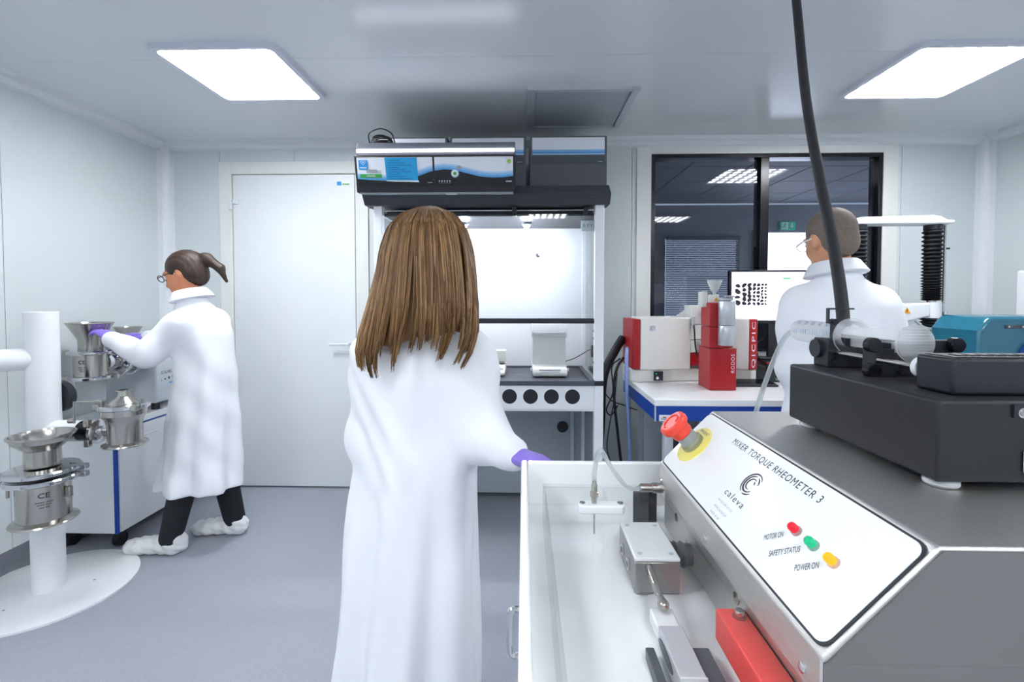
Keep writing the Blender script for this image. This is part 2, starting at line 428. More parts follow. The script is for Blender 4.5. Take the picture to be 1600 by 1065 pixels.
# door
dr = struct(B(DX0+.005, DX1-.005, YB-.008, YB+.05, .012, DZ1-.005).build('door_1', 'door', bevel=.002), 'white flush door beside the fume hood')
fm = MB(); fm.box(DX0-.09, DX0-.001, YB-.012, YB+.02, 0, DZ1+.085); fm.box(DX1+.001, DX1+.09, YB-.012, YB+.02, 0, DZ1+.085); fm.box(DX0-.0011, DX1+.0011, YB-.012, YB+.02, DZ1, DZ1+.085)
fm.build('door_frame', 'cream', dr, bevel=.002)
for z in (2.0, .235):
    h = MB(); h.cyl((DX0-.004, YB-.022, z-.035), (DX0-.004, YB-.022, z+.03), .013, n=16); h.box(DX0-.012, DX0+.05, YB-.022, YB-.008, z+.005, z+.035); h.build('hinge', 'plastic_w', dr, bevel=.002)
h = MB(); h.tube(catmull([(-1.215, YB-.01, 1.03), (-1.215, YB-.055, 1.03), (-1.235, YB-.06, 1.03), (-1.345, YB-.06, 1.028)]), .0095, 10); h.cyl((-1.215, YB-.008, 1.03), (-1.215, YB-.018, 1.03), .026)
h.build('door_handle', 'plastic_w', dr)
B(-1.3, -1.20, YB-.0095, YB-.008, 2.13, 2.16).build('sticker', 'white', dr)
B(-1.30, -1.268, YB-.0102, YB-.0095, 2.132, 2.158).build('sticker_print', 'skyblue', dr)
B(-1.262, -1.212, YB-.0100, YB-.0095, 2.136, 2.144).build('sticker_print', 'green', dr)

# window in the back wall
wn = thing('window_1', 'dark two-pane interior window in black frame', 'window', ((WX0+WX1)/2, YB, WZ0)); struct(wn); del wn['category']
f = MB(); t = .026
f.box(WX0, WX0+t, YB-.008, YB+.09, WZ0, WZ1); f.box(WX1-t, WX1, YB-.008, YB+.09, WZ0, WZ1); f.box(WX0+t, WX1-t, YB-.008, YB+.09, WZ1-t, WZ1); f.box(WX0+t, WX1-t, YB-.008, YB+.09, WZ0, WZ0+t); f.box(1.615, 1.672, YB-.008, YB+.09, WZ0+t, WZ1-t)
f.build('window_frame', 'blackg', wn, bevel=.002)
B(WX0+t, 1.615, YB+.02, YB+.026, WZ0+t, WZ1-t).build('pane', 'pane', wn)
B(1.672, WX1-t, YB+.02, YB+.026, WZ0+t, WZ1-t).build('pane', 'pane', wn)
for x0, x1, z0, z1 in ((WX0-.10, WX0-.002, 0.9, WZ1+.075), (WX1+.002, WX1+.10, 0.9, WZ1+.075), (WX0-.002, WX1+.002, WZ1+.002, WZ1+.075)):
    B(x0, x1, YB-.010, YB+.001, z0, z1).build('window_surround', 'cream', wn, bevel=.001)

# the dim neighbouring room behind the window
NY0, NY1, NZ = YB+.101, 6.6, 2.62
struct(B(-.6, 5.6, NY0, NY1, -.05, 0).build('floor_neighbour', 'far_floor'))
nc = struct(B(-.6, 5.6, NY0, NY1, NZ+.02, NZ+.06).build('ceiling_neighbour', 'lgrey'))
for i in range(9):
    for j in range(5):
        x = -.2 + i*.6; y = NY0 + .1 + j*.6
        B(x+.008, x+.592, y+.008, min(y+.592, NY1-.002), NZ+.006, NZ+.019).build('ceiling_tile', 'far_ceil', nc)
struct(B(-.62, -.6, NY0, NY1, 0, NZ+.05).build('wall_neighbour', 'far_wall'))
struct(B(5.6, 5.62, NY0, NY1, 0, NZ+.05).build('wall_neighbour_side', 'far_wall'))
nw = MB()
for x0, x1, z0, z1 in ((-.6, 1.95, 0, NZ), (1.95, 2.95, 0, .85), (1.95, 2.95, 2.18, NZ), (2.95, 3.16, 0, NZ), (3.16, 3.97, 0, .8), (3.16, 3.97, 2.245, NZ), (3.97, 5.6, 0, NZ)): nw.box(x0, x1, NY1, NY1+.08, z0, z1)
struct(nw.build('wall_neighbour_far', 'far_wall'))
w2 = thing('window_2', 'daylit frosted window of the neighbouring room', 'window', (3.5, NY1, .8)); struct(w2); del w2['category']
B(3.16, 3.97, NY1+.06, NY1+.075, .8, 2.245).build('pane', 'day', w2)
for x0, x1 in ((3.13, 3.16), (3.97, 4.0)): B(x0, x1, NY1-.03, NY1, .8, 2.27).build('window_frame', 'dgrey', w2)
w3 = thing('side_fill_panel', 'added glowing panel lighting the neighbouring room from the side', 'window', (5.59, 5.0, .8)); struct(w3); del w3['category']  # unseen glowing panel, added to lift the light in the neighbouring room
B(5.585, 5.599, 3.9, 6.2, .8, 2.35).build('pane', 'day', w3)
bl = thing('window_blind', 'grey slatted blind hanging in the neighbouring room', 'blind', (2.45, NY1-.03, .85))
B(1.95, 2.95, NY1-.06, NY1-.01, 2.15, 2.19).build('head_rail', 'dgrey', bl)
s0 = None
for k in range(52):
    z = 2.14 - k*.025
    if s0 is None: s0 = MB().obox((2.45, NY1-.035, z), (.5,0,0), (0,.011,-.006), (0,.0003,.0006)).build('slat', 'blind', bl, smooth=0)
    else:
        c = s0.copy(); COL.objects.link(c); c.location = s0.location + Vector((0,0,-k*.025))
for x in (2.05, 2.85):
    for k in range(26):
        if k == 0: d0 = MB().box(x-.006, x+.006, NY1-.05, NY1-.047, 2.115, 2.128).build('cord_hole', 'print_w', bl, smooth=0)
        else:
            c = d0.copy(); COL.objects.link(c); c.location = d0.location + Vector((0,0,-k*.05))
ex = thing('exit_sign', 'green running man exit sign with white arrow above the far window', 'sign', (3.6, NY1-.02, 2.28))
B(3.505, 3.70, NY1-.03, NY1-.001, 2.275, 2.385).build('sign_plate', 'exitgreen', ex, bevel=.002)
B(3.512, 3.60, NY1-.0315, NY1-.03, 2.285, 2.375).build('pictogram_field', 'white', ex)
p = Vector((3.556, NY1-.033, 2.332)); mb = MB(); k_ = .62
mb.cyl(p+V(.012,0,.045)*k_, p+V(.012,-.001,.045)*k_, .009, n=12)
for a, b in (((.005,.03),(-.01,-.01)), ((-.01,-.01),(.025,-.03)), ((.025,-.03),(.02,-.055)), ((-.01,-.01),(-.03,-.035)), ((-.03,-.035),(-.055,-.03)), ((.003,.025),(.035,.015)), ((.003,.025),(-.03,.012))):
    mb.tube([p+V(a[0],0,a[1])*k_, p+V(b[0],0,b[1])*k_], .0045, 6)
mb.build('pictogram', 'exitgreen', ex)
plate([(x*.7, z*.7) for x, z in ((-.016,.05),(.016,.05),(.016,-.005),(.042,-.005),(0,-.055),(-.042,-.005),(-.016,-.005))], (3.652, NY1-.0305, 2.332), (1,0,0), (0,0,1), .001).build('arrow', 'white', ex)

# ------------------------------------------------------------------ ceiling lamps, vent
def ceiling_lamp(cx, cy, label):
    t = thing('ceiling_lamp', label, 'lamp', (cx, cy, ZC), 'square ceiling lamps'); h = .285
    fr = MB(); n = 0
    o = rrect(-h, h, -h, h, .05, 6); i = rrect(-h+.028, h-.028, -h+.028, h-.028, .03, 6); k = len(o); z0, z1 = ZC-.022, ZC
    v = [(cx+p[0], cy+p[1], z1) for p in o] + [(cx+p[0]*.985, cy+p[1]*.985, z0) for p in o] + [(cx+p[0], cy+p[1], z0) for p in i] + [(cx+p[0], cy+p[1], z1) for p in i]
    f = [(a*k+j, (a+1)%4*k+j, (a+1)%4*k+(j+1)%k, a*k+(j+1)%k) for a in range(4) for j in range(k)]
    fr.add(v, f).build('lamp_frame', 'lampframe', t, smooth=40)
    MB().prism([(cx+p[0], cy+p[1], ZC-.012) for p in rrect(-h+.028, h-.028, -h+.028, h-.028, .03, 6)], (0,0,.008)).build('diffuser', 'led', t, smooth=0)
    return t
ceiling_lamp(-1.345, 2.30, 'glowing square ceiling lamp above the door side, on the left')
ceiling_lamp(1.965, 2.36, 'glowing square ceiling lamp near the dark window, on the right')
for x, s in ((-1.345, 'door'), (1.965, 'dark window')):
    ceiling_lamp(x, .05, 'square ceiling lamp in second row from back wall on the %s side' % s)
    ceiling_lamp(x, -2.2, 'square ceiling lamp farthest from back wall on the %s side' % s)
ceiling_lamp(.31, -1.1, 'added fill lamp on the ceiling between the two rows, brightening the foreground')  # extra lamp out of view, added mainly to brighten the near objects
vt = thing('ceiling_vent', 'square grey perforated ceiling vent above the fume hood', 'vent', (.31, 2.78, ZC))
f = MB()
for x0, x1, y0, y1 in ((.02, .06, 2.49, 3.065), (.565, .605, 2.49, 3.065), (.06, .565, 2.49, 2.525), (.06, .565, 3.03, 3.065)): f.box(x0, x1, y0, y1, ZC-.014, ZC+.002)
f.build('vent_frame', 'lgrey', vt, bevel=.002)
B(.064, .561, 2.529, 3.026, ZC-.008, ZC+.001).build('perforated_plate', 'perf', vt, bevel=.003)

# ================================================================== FUME HOOD
hd = thing('fume_hood', 'white ventilated fume hood with black canopy against the back wall', 'fume hood', (-.19, 2.84, 0))
HX0, HX1, HY0, HY1 = -.806, .429, 2.54, 3.14
for x0, x1 in ((HX0, -.760), (.380, HX1)):
    for y0, y1 in ((HY0, 2.585), (HY1-.045, HY1)): B(x0, x1, y0, y1, 0, 1.845).build('post', 'white', hd, bevel=.003)
wt = MB(); wt.box(HX0+.046, .382, HY0-.004, HY1-.05, .878, .897); wt.box(HX0+.046, .382, HY0-.006, HY0+.012, .878, .904); wt.box(HX0+.046, .382, HY1-.07, HY1-.05, .878, .908); wt.box(.355, .382, HY0, HY1-.05, .878, .908); wt.box(HX0+.046, HX0+.07, HY0, HY1-.05, .878, .908)
wt.build('worktop', 'dgrey', hd, bevel=.003)
B(.378, HX1+.001, HY0-.006, HY0+.05, .878, .904).build('edge_cap', 'black', hd, bevel=.002)
B(HX0+.046, .380, HY0+.006, HY0+.022, .748, .877).build('apron', 'white', hd, bevel=.002)
for k in range(-5, 4):
    x = -.0756 + .1131*k
    MB().cyl((x, HY0+.0055, .817), (x, HY0+.0235, .817), .040, n=36).build('cover_cap', 'black', hd)
B(HX0+.046, .380, HY0+.02, HY1-.045, .735, .748).build('lower_shelf_edge', 'white', hd)
B(HX0+.046, .38, HY1-.04, HY1-.02, .06, .748).build('lower_back_panel', 'grey', hd)
B(.31, .33, HY1-.055, HY1-.039, .06, .748).build('joint_strip', 'lgrey', hd)
B(HX1-.028, HX1-.018, 2.585, HY1-.045, .06, .878).build('side_panel', 'grey', hd)
B(HX0+.018, HX0+.028, 2.585, HY1-.045, .06, .878).build('side_panel', 'grey', hd)
MB().cyl((.257, HY1-.0405, .504), (.257, HY1-.05, .504), .037, n=32).build('cable_grommet', 'black', hd)
B(HX0+.046, .38, HY1-.04, HY1-.02, .897, 1.83).build('back_panel', 'white', hd)
MB().cyl((.088, HY1-.04, 1.628), (.088, HY1-.055, 1.628), .010, n=16).build('hook', 'dgrey', hd)
B(HX0+.05, HX1-.05, 2.62, HY1-.04, 1.80, 1.83).build('hood_ceiling', 'black', hd)
for x in (HX0+.02, HX1-.026): B(x, x+.006, 2.586, HY1-.046, .905, 1.80).build('side_pane', 'sash', hd)
sa = B(HX0+.047, .379, 2.562, 2.567, 1.235, 1.80).build('sash_pane', 'sash', hd)
B(HX0+.047, .379, 2.553, 2.575, 1.211, 1.239).build('sash_handle', 'black', hd, bevel=.003)
MB().cyl((HX0+.047, 2.57, 1.822), (.379, 2.57, 1.822), .004, n=10).build('sash_rail', 'chrome', hd)
MB().cyl((HX0+.047, 2.585, 1.800), (.379, 2.585, 1.800), .008, n=12).build('sash_roller', 'black', hd)
for x in (-.05, .335): MB().box(x-.012, x+.012, 2.56, 2.60, 1.79, 1.84).build('rail_bracket', 'black', hd, bevel=.003)
for x in (-.358, .018):
    s = MB().lathe([(.03,0),(.03,.012),(.022,.018)], (x, 2.85, 1.80), (0,0,-1), 24).build('spotlight', 'silver', hd)
    MB().sphere((x, 2.85, 1.785), .019, 16).build('bulb', 'bulb', s)
# canopy
prof = [(2.62, 1.955), (2.55, 1.949), (2.478, 1.890), (2.52, 1.842), (2.62, 1.842)]
MB().prism([(-.848, y, z) for y, z in prof], (1.302, 0, 0)).build('canopy', 'blackm', hd, bevel=.002)
B(-.848, .454, 2.6201, 3.22, 1.846, 1.955).build('canopy_deck', 'black', hd, bevel=.002)
# filter boxes standing on the canopy
for k, (x0, x1) in enumerate(((-.872, -.440), (-.425, .0135), (.036, .4765))):
    nm = ['behind the cable coil', 'half hidden by the control unit', 'clear of the control unit'][k]
    fb = thing('filter_box', 'grey filter box with blue band on hood, ' + nm, 'filter box', ((x0+x1)/2, 2.97, 1.956), 'filter boxes on the fume hood')
    B(x0, x1, 2.75, 3.2, 1.956, 2.277).build('housing', 'boxgrey', fb, bevel=.003)
    B(x0+.013, x1-.013, 2.7485, 2.7505, 2.17, 2.268).build('white_band', 'print_w', fb)
    for j, (zz, mm) in enumerate(((2.193, 'print_b1'), (2.182, 'print_b2'), (2.172, 'print_b3'))): B(x0+.013, x1-.013, 2.7478, 2.7486, zz-.006 if j < 2 else zz-.002, zz+.006).build('blue_band', mm, fb)
    B(x0+.013, x1-.013, 2.7485, 2.7505, 2.118, 2.167).build('dark_band', 'dgrey', fb)
    B(x1-.05, x1-.025, 2.7479, 2.7486, 2.128, 2.132).build('maker_mark', 'grey', fb)
# control unit
cu = thing('control_unit', 'long black control unit with light strip and blue wave panel on hood front', 'control unit', (-.455, 2.52, 1.89))
UX0, UX1 = -.860, -.044
MB().prism([(UX0, y, z) for y, z in ((2.40, 2.068), (2.44, 1.893), (2.474, 1.8935), (2.4775, 1.8932), (2.545, 1.951), (2.60, 1.958), (2.60, 2.068))], (UX1-UX0, 0, 0)).build('body', 'black', cu, bevel=.003)
MB().prism([(UX0+.006, y, z) for y, z in ((2.418, 2.074), (2.43, 2.142), (2.60, 2.142), (2.60, 2.074))], (UX1-UX0-.006, 0, 0)).build('lid', 'boxgrey', cu, bevel=.003)
MB().cyl((UX0+.008, 2.421, 2.099), (UX1-.004, 2.421, 2.099), .0075, n=16).build('light_strip', 'strip', cu)
B(UX0+.004, UX1-.002, 2.44, 2.59, 2.067, 2.0745).build('seam', 'gap', cu)
B(UX0+.02, UX1-.01, 2.446, 2.476, 1.886, 1.8934).build('underside', 'grey', cu)
pr_ = Vector((1,0,0)); pu = Vector((0, 2.40-2.44, 2.068-1.893)).normalized()
def onp(x, s, off=.0): return Vector((x, 2.44, 1.893)) + pu*s + pr_.cross(pu)*(.0008 + off)      # point on the sloped front at slope height s
PL = Vector((0, .04, .175)).length
for x0, x1, sd in ((UX0+.012, -.462, 0), (-.452, UX1-.010, 1)):
    W_ = x1 - x0; N_ = 28; xs = [W_*i/N_ for i in range(N_+1)]
    def wave(x, sd=sd, x0=x0): 
        g = (x0 + x - UX0) / (UX1 - UX0)        # 0..1 along the unit
        return float(np.interp(g, [0,.08,.2,.3,.4,.48,.56,.62,.7,.78,.86,.94,1], [.068,.062,.057,.060,.080,.103,.112,.108,.092,.076,.070,.072,.078]))
    top = PL - .008
    plate([(x, wave(x)) for x in xs] + [(W_, top), (0, top)], onp(x0, 0), pr_, pu, .0010).build('front_panel', 'print_w', cu, smooth=0)
    for a, b, mm in ((.0, .010, 'print_b2'), (.010, .020, 'print_b1'), (.020, .028, 'print_b3')):
        plate([(x, wave(x)+a) for x in xs] + [(x, wave(x)+b) for x in xs[::-1]], onp(x0, 0, .001), pr_, pu, .0005).build('wave_stripe', mm, cu, smooth=0)
    plate([(0, .032)] + [(W_, .032)] + [(x, wave(x)-.001) for x in xs[::-1]], onp(x0, 0), pr_, pu, .0008).build('lower_panel', 'blackg', cu, smooth=0)
B(-.463, -.451, 2.41, 2.415, 1.95, 1.951).build('divider', 'black', cu)
plate(rrect(0, .046, 0, .046, .004), onp(-.838, .112, .002), pr_, pu, .001).build('logo_sticker', 'skyblue', cu)
mb = MB(); c = onp(-.815, .145, .0035)
for dx, dz in ((-.008,.004),(.008,.004),(0,-.003)): mb.tube([c + pr_*(dx + .0055*math.cos(2*math.pi*k/16)) + pu*(dz + .0055*math.sin(2*math.pi*k/16)) for k in range(16)], .0009, 6, closed=True)
mb.build('logo_mark', 'white', cu)
plate([(0,0),(.034,0),(.034,.004),(0,.004)], onp(-.832, .119, .003), pr_, pu, .0004).build('logo_line', 'white', cu, smooth=0)
plate(rrect(0, .112, 0, .018, .002), onp(-.835, .072, .002), pr_, pu, .001).build('green_label', 'green', cu)
plate([(0,0),(.045,0),(.045,.006),(0,.006)], onp(-.80, .078, .003), pr_, pu, .0004).build('label_line', 'lgrey', cu, smooth=0)
for k in range(4): plate([(0,0),(.055 if k % 2 else .075,0),(.055 if k % 2 else .075,.003),(0,.003)], onp(-.80, .095 + k*.0045, .002), pr_, pu, .0004).build('label_line', 'inkgrey', cu, smooth=0)
plate([(0,.004),(.162,0),(.160,.113),(-.004,.113)], onp(-.70, .057, .003), pr_, pu, .001).build('paper_notice', 'cyan', cu, smooth=0)
plate([(0,.0),(.166,-.006),(.165,.002),(0,.004)], onp(-.70, .055, .0025), pr_, pu, .001).build('notice_edge', 'white', cu, smooth=0)
for k in range(9): plate([(.01,0),(.13 - (k % 3)*.03,0),(.13-(k % 3)*.03,.002),(.01,.002)], onp(-.70, .066 + k*.011, .0043), pr_, pu, .0003).build('notice_line', 'darkblue', cu, smooth=0)
plate(disc(0,0,.020), onp(-.349, .091, .002), pr_, pu, .0008).build('badge', 'print_b3', cu)
plate(disc(0,0,.016), onp(-.349, .091, .003), pr_, pu, .0008).build('badge', 'white', cu)
plate(disc(0,0,.008), onp(-.349, .091, .004), pr_, pu, .0008).build('badge', 'green', cu)
plate(disc(0,0,.011), onp(-.327, .119, .002), pr_, pu, .0008).build('badge', 'grey', cu)
plate(disc(0,0,.010), onp(-.073, .148, .002), pr_, pu, .0008).build('dot_sticker', 'lime', cu)
for k in range(5):
    plate(disc(0,0,.0035,10), onp(-.43 + .0135*k, .054, .002), pr_, pu, .0005).build('touch_icon', 'lgrey', cu, smooth=0)
    plate([(0,0),(.008,0),(.008,.002),(0,.002)], onp(-.434 + .0135*k, .044, .002), pr_, pu, .0004).build('touch_caption', 'inkgrey', cu, smooth=0)
plate([(0,0),(.030,0),(.030,.006),(0,.006)], onp(-.091, .048, .002), pr_, pu, .0004).build('maker_mark', 'lgrey', cu, smooth=0)
plate([(0,0),(.024,0),(.024,.003),(0,.003)], onp(-.49, .046, .002), pr_, pu, .0004).build('maker_mark', 'inkgrey', cu, smooth=0)
B(-.40, -.345, 2.4475, 2.47, 1.884, 1.8862).build('rating_label', 'white', cu)
# coil of cable on the unit
ck = MB()
for k in range(6):
    pts = []
    for i in range(28):
        a = 2*math.pi*i/28; pts.append((-.745 + (.062 - .003*k)*math.cos(a) + .004*random.random(), 2.50 + .045*math.sin(a), 2.150 + .0072*k + .003*math.sin(2*a + k)))
    ck.tube(pts, .004, 6, closed=True)
ck.tube(catmull([(-.805, 2.48, 2.155), (-.80, 2.46, 2.20), (-.74, 2.455, 2.222), (-.685, 2.46, 2.20), (-.668, 2.47, 2.15)]), .0035, 6)
tag(ck.build('cable_coil', 'rubber'), 'black coiled cable lying on top of the hood control unit', 'cable')
# switch plate on the right post, latch on the left post, grommet on the side pane
sp = B(.312, .379, 2.585, 2.60, 1.712, 1.768).build('switch_plate', 'plastic_w', hd, bevel=.002)
for k in range(3): B(.319 + k*.020, .333 + k*.020, 2.58, 2.586, 1.722, 1.758).build('switch', 'white', hd, bevel=.001); B(.3245 + k*.020, .3275 + k*.020, 2.5795, 2.5801, 1.731, 1.750).build('switch_slot', 'dgrey', hd)
MB().prism([(-.800, 2.54, 1.345), (-.775, 2.54, 1.345), (-.780, 2.54, 1.375), (-.787, 2.54, 1.382), (-.795, 2.54, 1.375)], (0,-.012,0)).build('latch', 'bronze', hd, bevel=.002)
MB().cyl((HX1-.0265, 2.76, 1.04), (HX1-.034, 2.76, 1.04), .036, n=24).build('cable_grommet', 'black', hd)
for z in (1.13, 1.17, 1.225, 1.0): MB().cyl((.3802, 2.575, z), (.377, 2.575, z), .006, n=12).build('screw', 'dgrey', hd)

# analytical balance
ab = thing('analytical_balance', 'white analytical balance with glass draft shield in the fume hood', 'balance', (.15, 2.82, .898))
MB().prism([(.052, y, z) for y, z in ((2.672,.905),(2.662,.925),(2.675,.948),(2.745,.962),(2.99,.962),(2.99,.905))], (.196,0,0)).build('base', 'offwhite', ab, bevel=.006)
for x in (.07, .23): MB().cyl((x, 2.70, .8975), (x, 2.70, .906), .012, n=12).build('foot', 'dgrey', ab)
B(.095, .205, 2.664, 2.672, .921, .934).build('display', 'lgrey', ab, bevel=.002)
B(.09, .21, 2.668, 2.674, .938, .945).build('key_row', 'grey', ab, bevel=.001)
for x in (.055, .243): B(x-.002, x+.002, 2.75, 2.97, .962, 1.15).build('side_pane', 'shield', ab)
B(.057, .241, 2.75, 2.753, .962, 1.14).build('front_pane', 'shield', ab)
B(.056, .242, 2.965, 2.99, .962, 1.15).build('rear_housing', 'offwhite', ab, bevel=.004)
MB().prism([(.045, y, z) for y, z in ((2.742,1.12),(2.745,1.165),(2.77,1.197),(2.99,1.197),(2.99,1.15),(2.76,1.145),(2.755,1.12))], (.208,0,0)).build('top_cover', 'shield', ab, bevel=.003)
B(.058, .24, 2.741, 2.749, 1.14, 1.152).build('handle_rail', 'white', ab, bevel=.003)
for x in (.040, .252): MB().cyl((x, 2.70, .940), (x+.006, 2.70, .940), .011, n=16).build('leveling_knob', 'lgrey', ab)
MB().lathe([(.045,0),(.045,.003),(.006,.004),(.006,.012)][::-1], (.148, 2.86, .975), (0,0,1), 28).build('weighing_pan', 'steel', ab)
# precision scale
ps = thing('precision_scale', 'low white precision scale beside the analytical balance', 'scale', (-.19, 2.80, .898))
MB().prism([(-.275, y, z) for y, z in ((2.70,.905),(2.70,.922),(2.765,.953),(2.95,.953),(2.95,.905))], (.168,0,0)).build('base', 'offwhite', ps, bevel=.005)
for x in (-.255, -.125): MB().cyl((x, 2.74, .8975), (x, 2.74, .906), .010, n=12).build('foot', 'dgrey', ps)
kn = Vector((0,-.031,.065)).normalized()
MB().obox((-.20, 2.732, .9385), (.055,0,0), (0,.016*.9,.016*.43), (0,-.0008,.0016)).build('display', 'lgrey', ps)
for k in range(3): MB().obox((-.132 + .009*(k-1), 2.732, .9388), (.0035,0,0), (0,.008*.9,.008*.43), (0,-.0008,.0016)).build('key', 'grey', ps)
MB().cyl((-.19, 2.86, .953), (-.19, 2.86, .963), .02, n=16).build('pan_support', 'lgrey', ps)
B(-.265, -.115, 2.80, 2.93, .963, .967).build('weighing_pan', 'steel', ps, bevel=.001)
tag(B(-.17, -.105, 2.82, 2.90, .9675, 1.035).build('carton', 'offwhite', bevel=.003), 'small white carton standing on the precision scale', 'carton')
tag(MB().tube(catmull([(.40, 2.762, 1.04), (.385, 2.775, 1.045), (.35, 2.80, 1.02), (.30, 2.84, .985), (.262, 2.86, .97), (.25, 2.87, .96)]), .0028, 6).build('thin_cable', 'dgrey'), 'thin dark cable from the hood side pane to analytical balance', 'cable')

# ================================================================== TABLES AND INSTRUMENTS ON THE RIGHT
def lab_table(x0, x1, y0, y1, zt, label):
    t = thing('lab_table', label, 'table', ((x0+x1)/2, (y0+y1)/2, 0))
    B(x0, x1, y0, y1, zt-.032, zt).build('tabletop', 'whiteg', t, bevel=.003)
    f = MB(); f.box(x0+.004, x1-.004, y0+.004, y0+.02, zt-.105, zt-.0325); f.box(x0+.004, x0+.02, y0+.0205, y1-.004, zt-.105, zt-.0325); f.box(x1-.02, x1-.004, y0+.0205, y1-.004, zt-.105, zt-.0325)
    f.build('fascia', 'blue', t, bevel=.002)
    B(x0+.002, x0+.008, y0+.002, y0+.008, zt-.107, zt-.0325).build('corner_trim', 'lgrey', t)
    for x in (x0+.10, x1-.10):
        for y in (y0+.12, y1-.08): B(x-.022, x+.022, y-.022, y+.022, 0, zt-.0325).build('leg', 'lgrey', t, bevel=.003)
    return t
t1 = lab_table(.632, 1.76, 2.285, 3.02, .86, 'white-topped lab table with blue fascia to the right of the fume hood')
lb = B(.655, .735, 2.2865, 2.2895, .755, .785).build('asset_label', 'white', t1)
B(.662, .725, 2.2858, 2.2866, .764, .767).build('label_line', 'darkblue', t1); B(.672, .688, 2.2858, 2.2866, .771, .776).build('label_line', 'red', t1)
B(.70, 1.02, 2.75, 2.77, .10, .70).build('modesty_panel', 'grey', t1)
t2 = lab_table(1.80, 3.08, 2.20, 3.02, .86, 'white-topped lab table with blue fascia in the right back corner')

# particle-size analyser
qa = thing('particle_analyser', 'white and dark red particle analyser lettered QICPIC on lab table', 'analyser', (.98, 2.9, .86))
QZ = .862
MB().prism([(x, y, QZ) for x, y in ((.625,2.76),(.66,2.74),(1.0,2.80),(1.31,2.74),(1.345,2.76),(1.345,3.0),(.625,3.0))], (0,0,.074)).build('base', 'offwhite', qa, bevel=.006)
def bent(x0, x1, y0, y1, z0, z1, d=.05, r=.0): return MB().prism([(x0,y0,z0),(x1,y1,z0),(x1,y1+d,z0),(x0,y0+d,z0)], (0,0,z1-z0))
bent(.625, .668, 2.735, 2.715, .94, 1.228, .26).build('side_cover', 'red', qa, bevel=.006)
bent(.6685, .965, 2.715, 2.755, .937, 1.236, .24).build('front_cover', 'offwhite', qa, bevel=.006)
pl = plate([(0,0),(.045,0),(.045,.04),(0,.04)], (.715, 2.7205, 1.155), (.2965,.04,0), (0,0,1), .0005).build('emblem', 'white', qa, smooth=0)
plate([(.004,.004),(.041,.004),(.041,.036),(.004,.036)], (.715, 2.7196, 1.155), (.2965,.04,0), (0,0,1), .0005).build('emblem_ring', 'lgrey', qa, smooth=0)
plate([(.010,.010),(.020,.010),(.020,.030),(.030,.030),(.030,.020),(.034,.020),(.034,.033),(.010,.033)], (.715, 2.7190, 1.155), (.2965,.04,0), (0,0,1), .0005).build('emblem_mark', 'grey', qa, smooth=0)
# round rear housing
prof = [(.95 + .22 - .33*math.cos(R(a)), 1.06 + .262*math.sin(R(a))) for a in range(0, 91, 9)] + [(1.22, 1.322), (1.22, 1.06)]
MB().prism([(x, 2.80, z) for x, z in prof], (0,.12,0)).build('rear_housing', 'offwhite', qa, bevel=.006, smooth=40)
for k, (z0, z1, mm) in enumerate(((.955, 1.03, 'red'), (1.033, 1.105, 'offwhite'), (1.108, 1.195, 'offwhite'), (1.198, 1.305, 'offwhite'))):
    bent(.967, 1.15, 2.757 + .01*(k < 1), 2.79 + .01*(k < 1), z0, z1, .12).build('centre_cover', mm, qa, bevel=.004)
for k in range(8): MB().obox((1.025, 2.765, 1.05 + k*.007), (.016,.003,0), (0,.003,0), (0,0,.0014)).build('cooling_slot', 'lgrey', qa)
MB().tube(catmull([(.978, 2.745, 1.20), (.98, 2.735, 1.15), (.985, 2.735, 1.08), (1.0, 2.745, 1.015)]), .0045, 8).build('signal_cable', 'rubber', qa)
MB().cyl((.978, 2.75, 1.18), (.978, 2.75, 1.24), .010, n=12).build('cable_gland', 'silver', qa)
B(1.03, 1.075, 2.752, 2.762, 1.24, 1.285).build('control_block', 'lgrey', qa)
for i in range(3):
    for j in range(2): B(1.035 + i*.013, 1.045 + i*.013, 2.7505, 2.7525, 1.245 + j*.02, 1.261 + j*.02).build('key', 'dgrey', qa)
bent(1.152, 1.286, 2.775, 2.725, .937, 1.232, .22).build('front_cover', 'offwhite', qa, bevel=.006)
bent(1.2865, 1.343, 2.725, 2.745, .937, 1.228, .22).build('side_cover', 'red', qa, bevel=.006)
tr = Vector((.0565,.02,0)).normalized()
text('QICPIC', Vector((1.330, 2.7385, .950)) + tr.cross(Vector((0,0,1)))*.0015, (0,0,1), -tr, 'print_w', qa, width=.262, height=.031, space=1.25)
B(.752, .805, 2.738, 2.7475, .872, .925).build('key_switch_plate', 'black', qa, bevel=.002)
MB().cyl((.765, 2.738, .912), (.765, 2.7345, .912), .004, n=10).build('indicator', 'led_green', qa)
MB().cyl((.768, 2.738, .89), (.768, 2.722, .89), .008, n=14).build('key_switch', 'chrome', qa)

# dosing tower
rt_ = thing('dosing_tower', 'dark red dosing tower lettered RODOS in front of the analyser', 'dosing unit', (1.05, 2.58, .86))
B(.984, 1.122, 2.515, 2.68, .862, 1.083).build('lower_column', 'red', rt_, bevel=.003)
B(.980, 1.058, 2.515, 2.64, 1.085, 1.196).build('middle_column', 'red', rt_, bevel=.003)
B(.980, 1.058, 2.515, 2.64, 1.1985, 1.322).build('upper_column', 'red', rt_, bevel=.003)
B(1.0585, 1.122, 2.56, 2.64, 1.085, 1.10).build('ledge', 'red', rt_, bevel=.002)
text('RODOS', (1.112, 2.5145, .955), (0,0,1), (-1,0,0), 'print_w', rt_, width=.098, height=.018, space=1.15)
for z0, z1 in ((1.102, 1.206), (1.208, 1.333)): MB().lathe([(.040,z0),(.042,z0+.003),(.042,z1-.003),(.040,z1)], (1.062, 2.50, 0), (0,0,1), 40).build('cylinder_cover', 'silver', rt_)
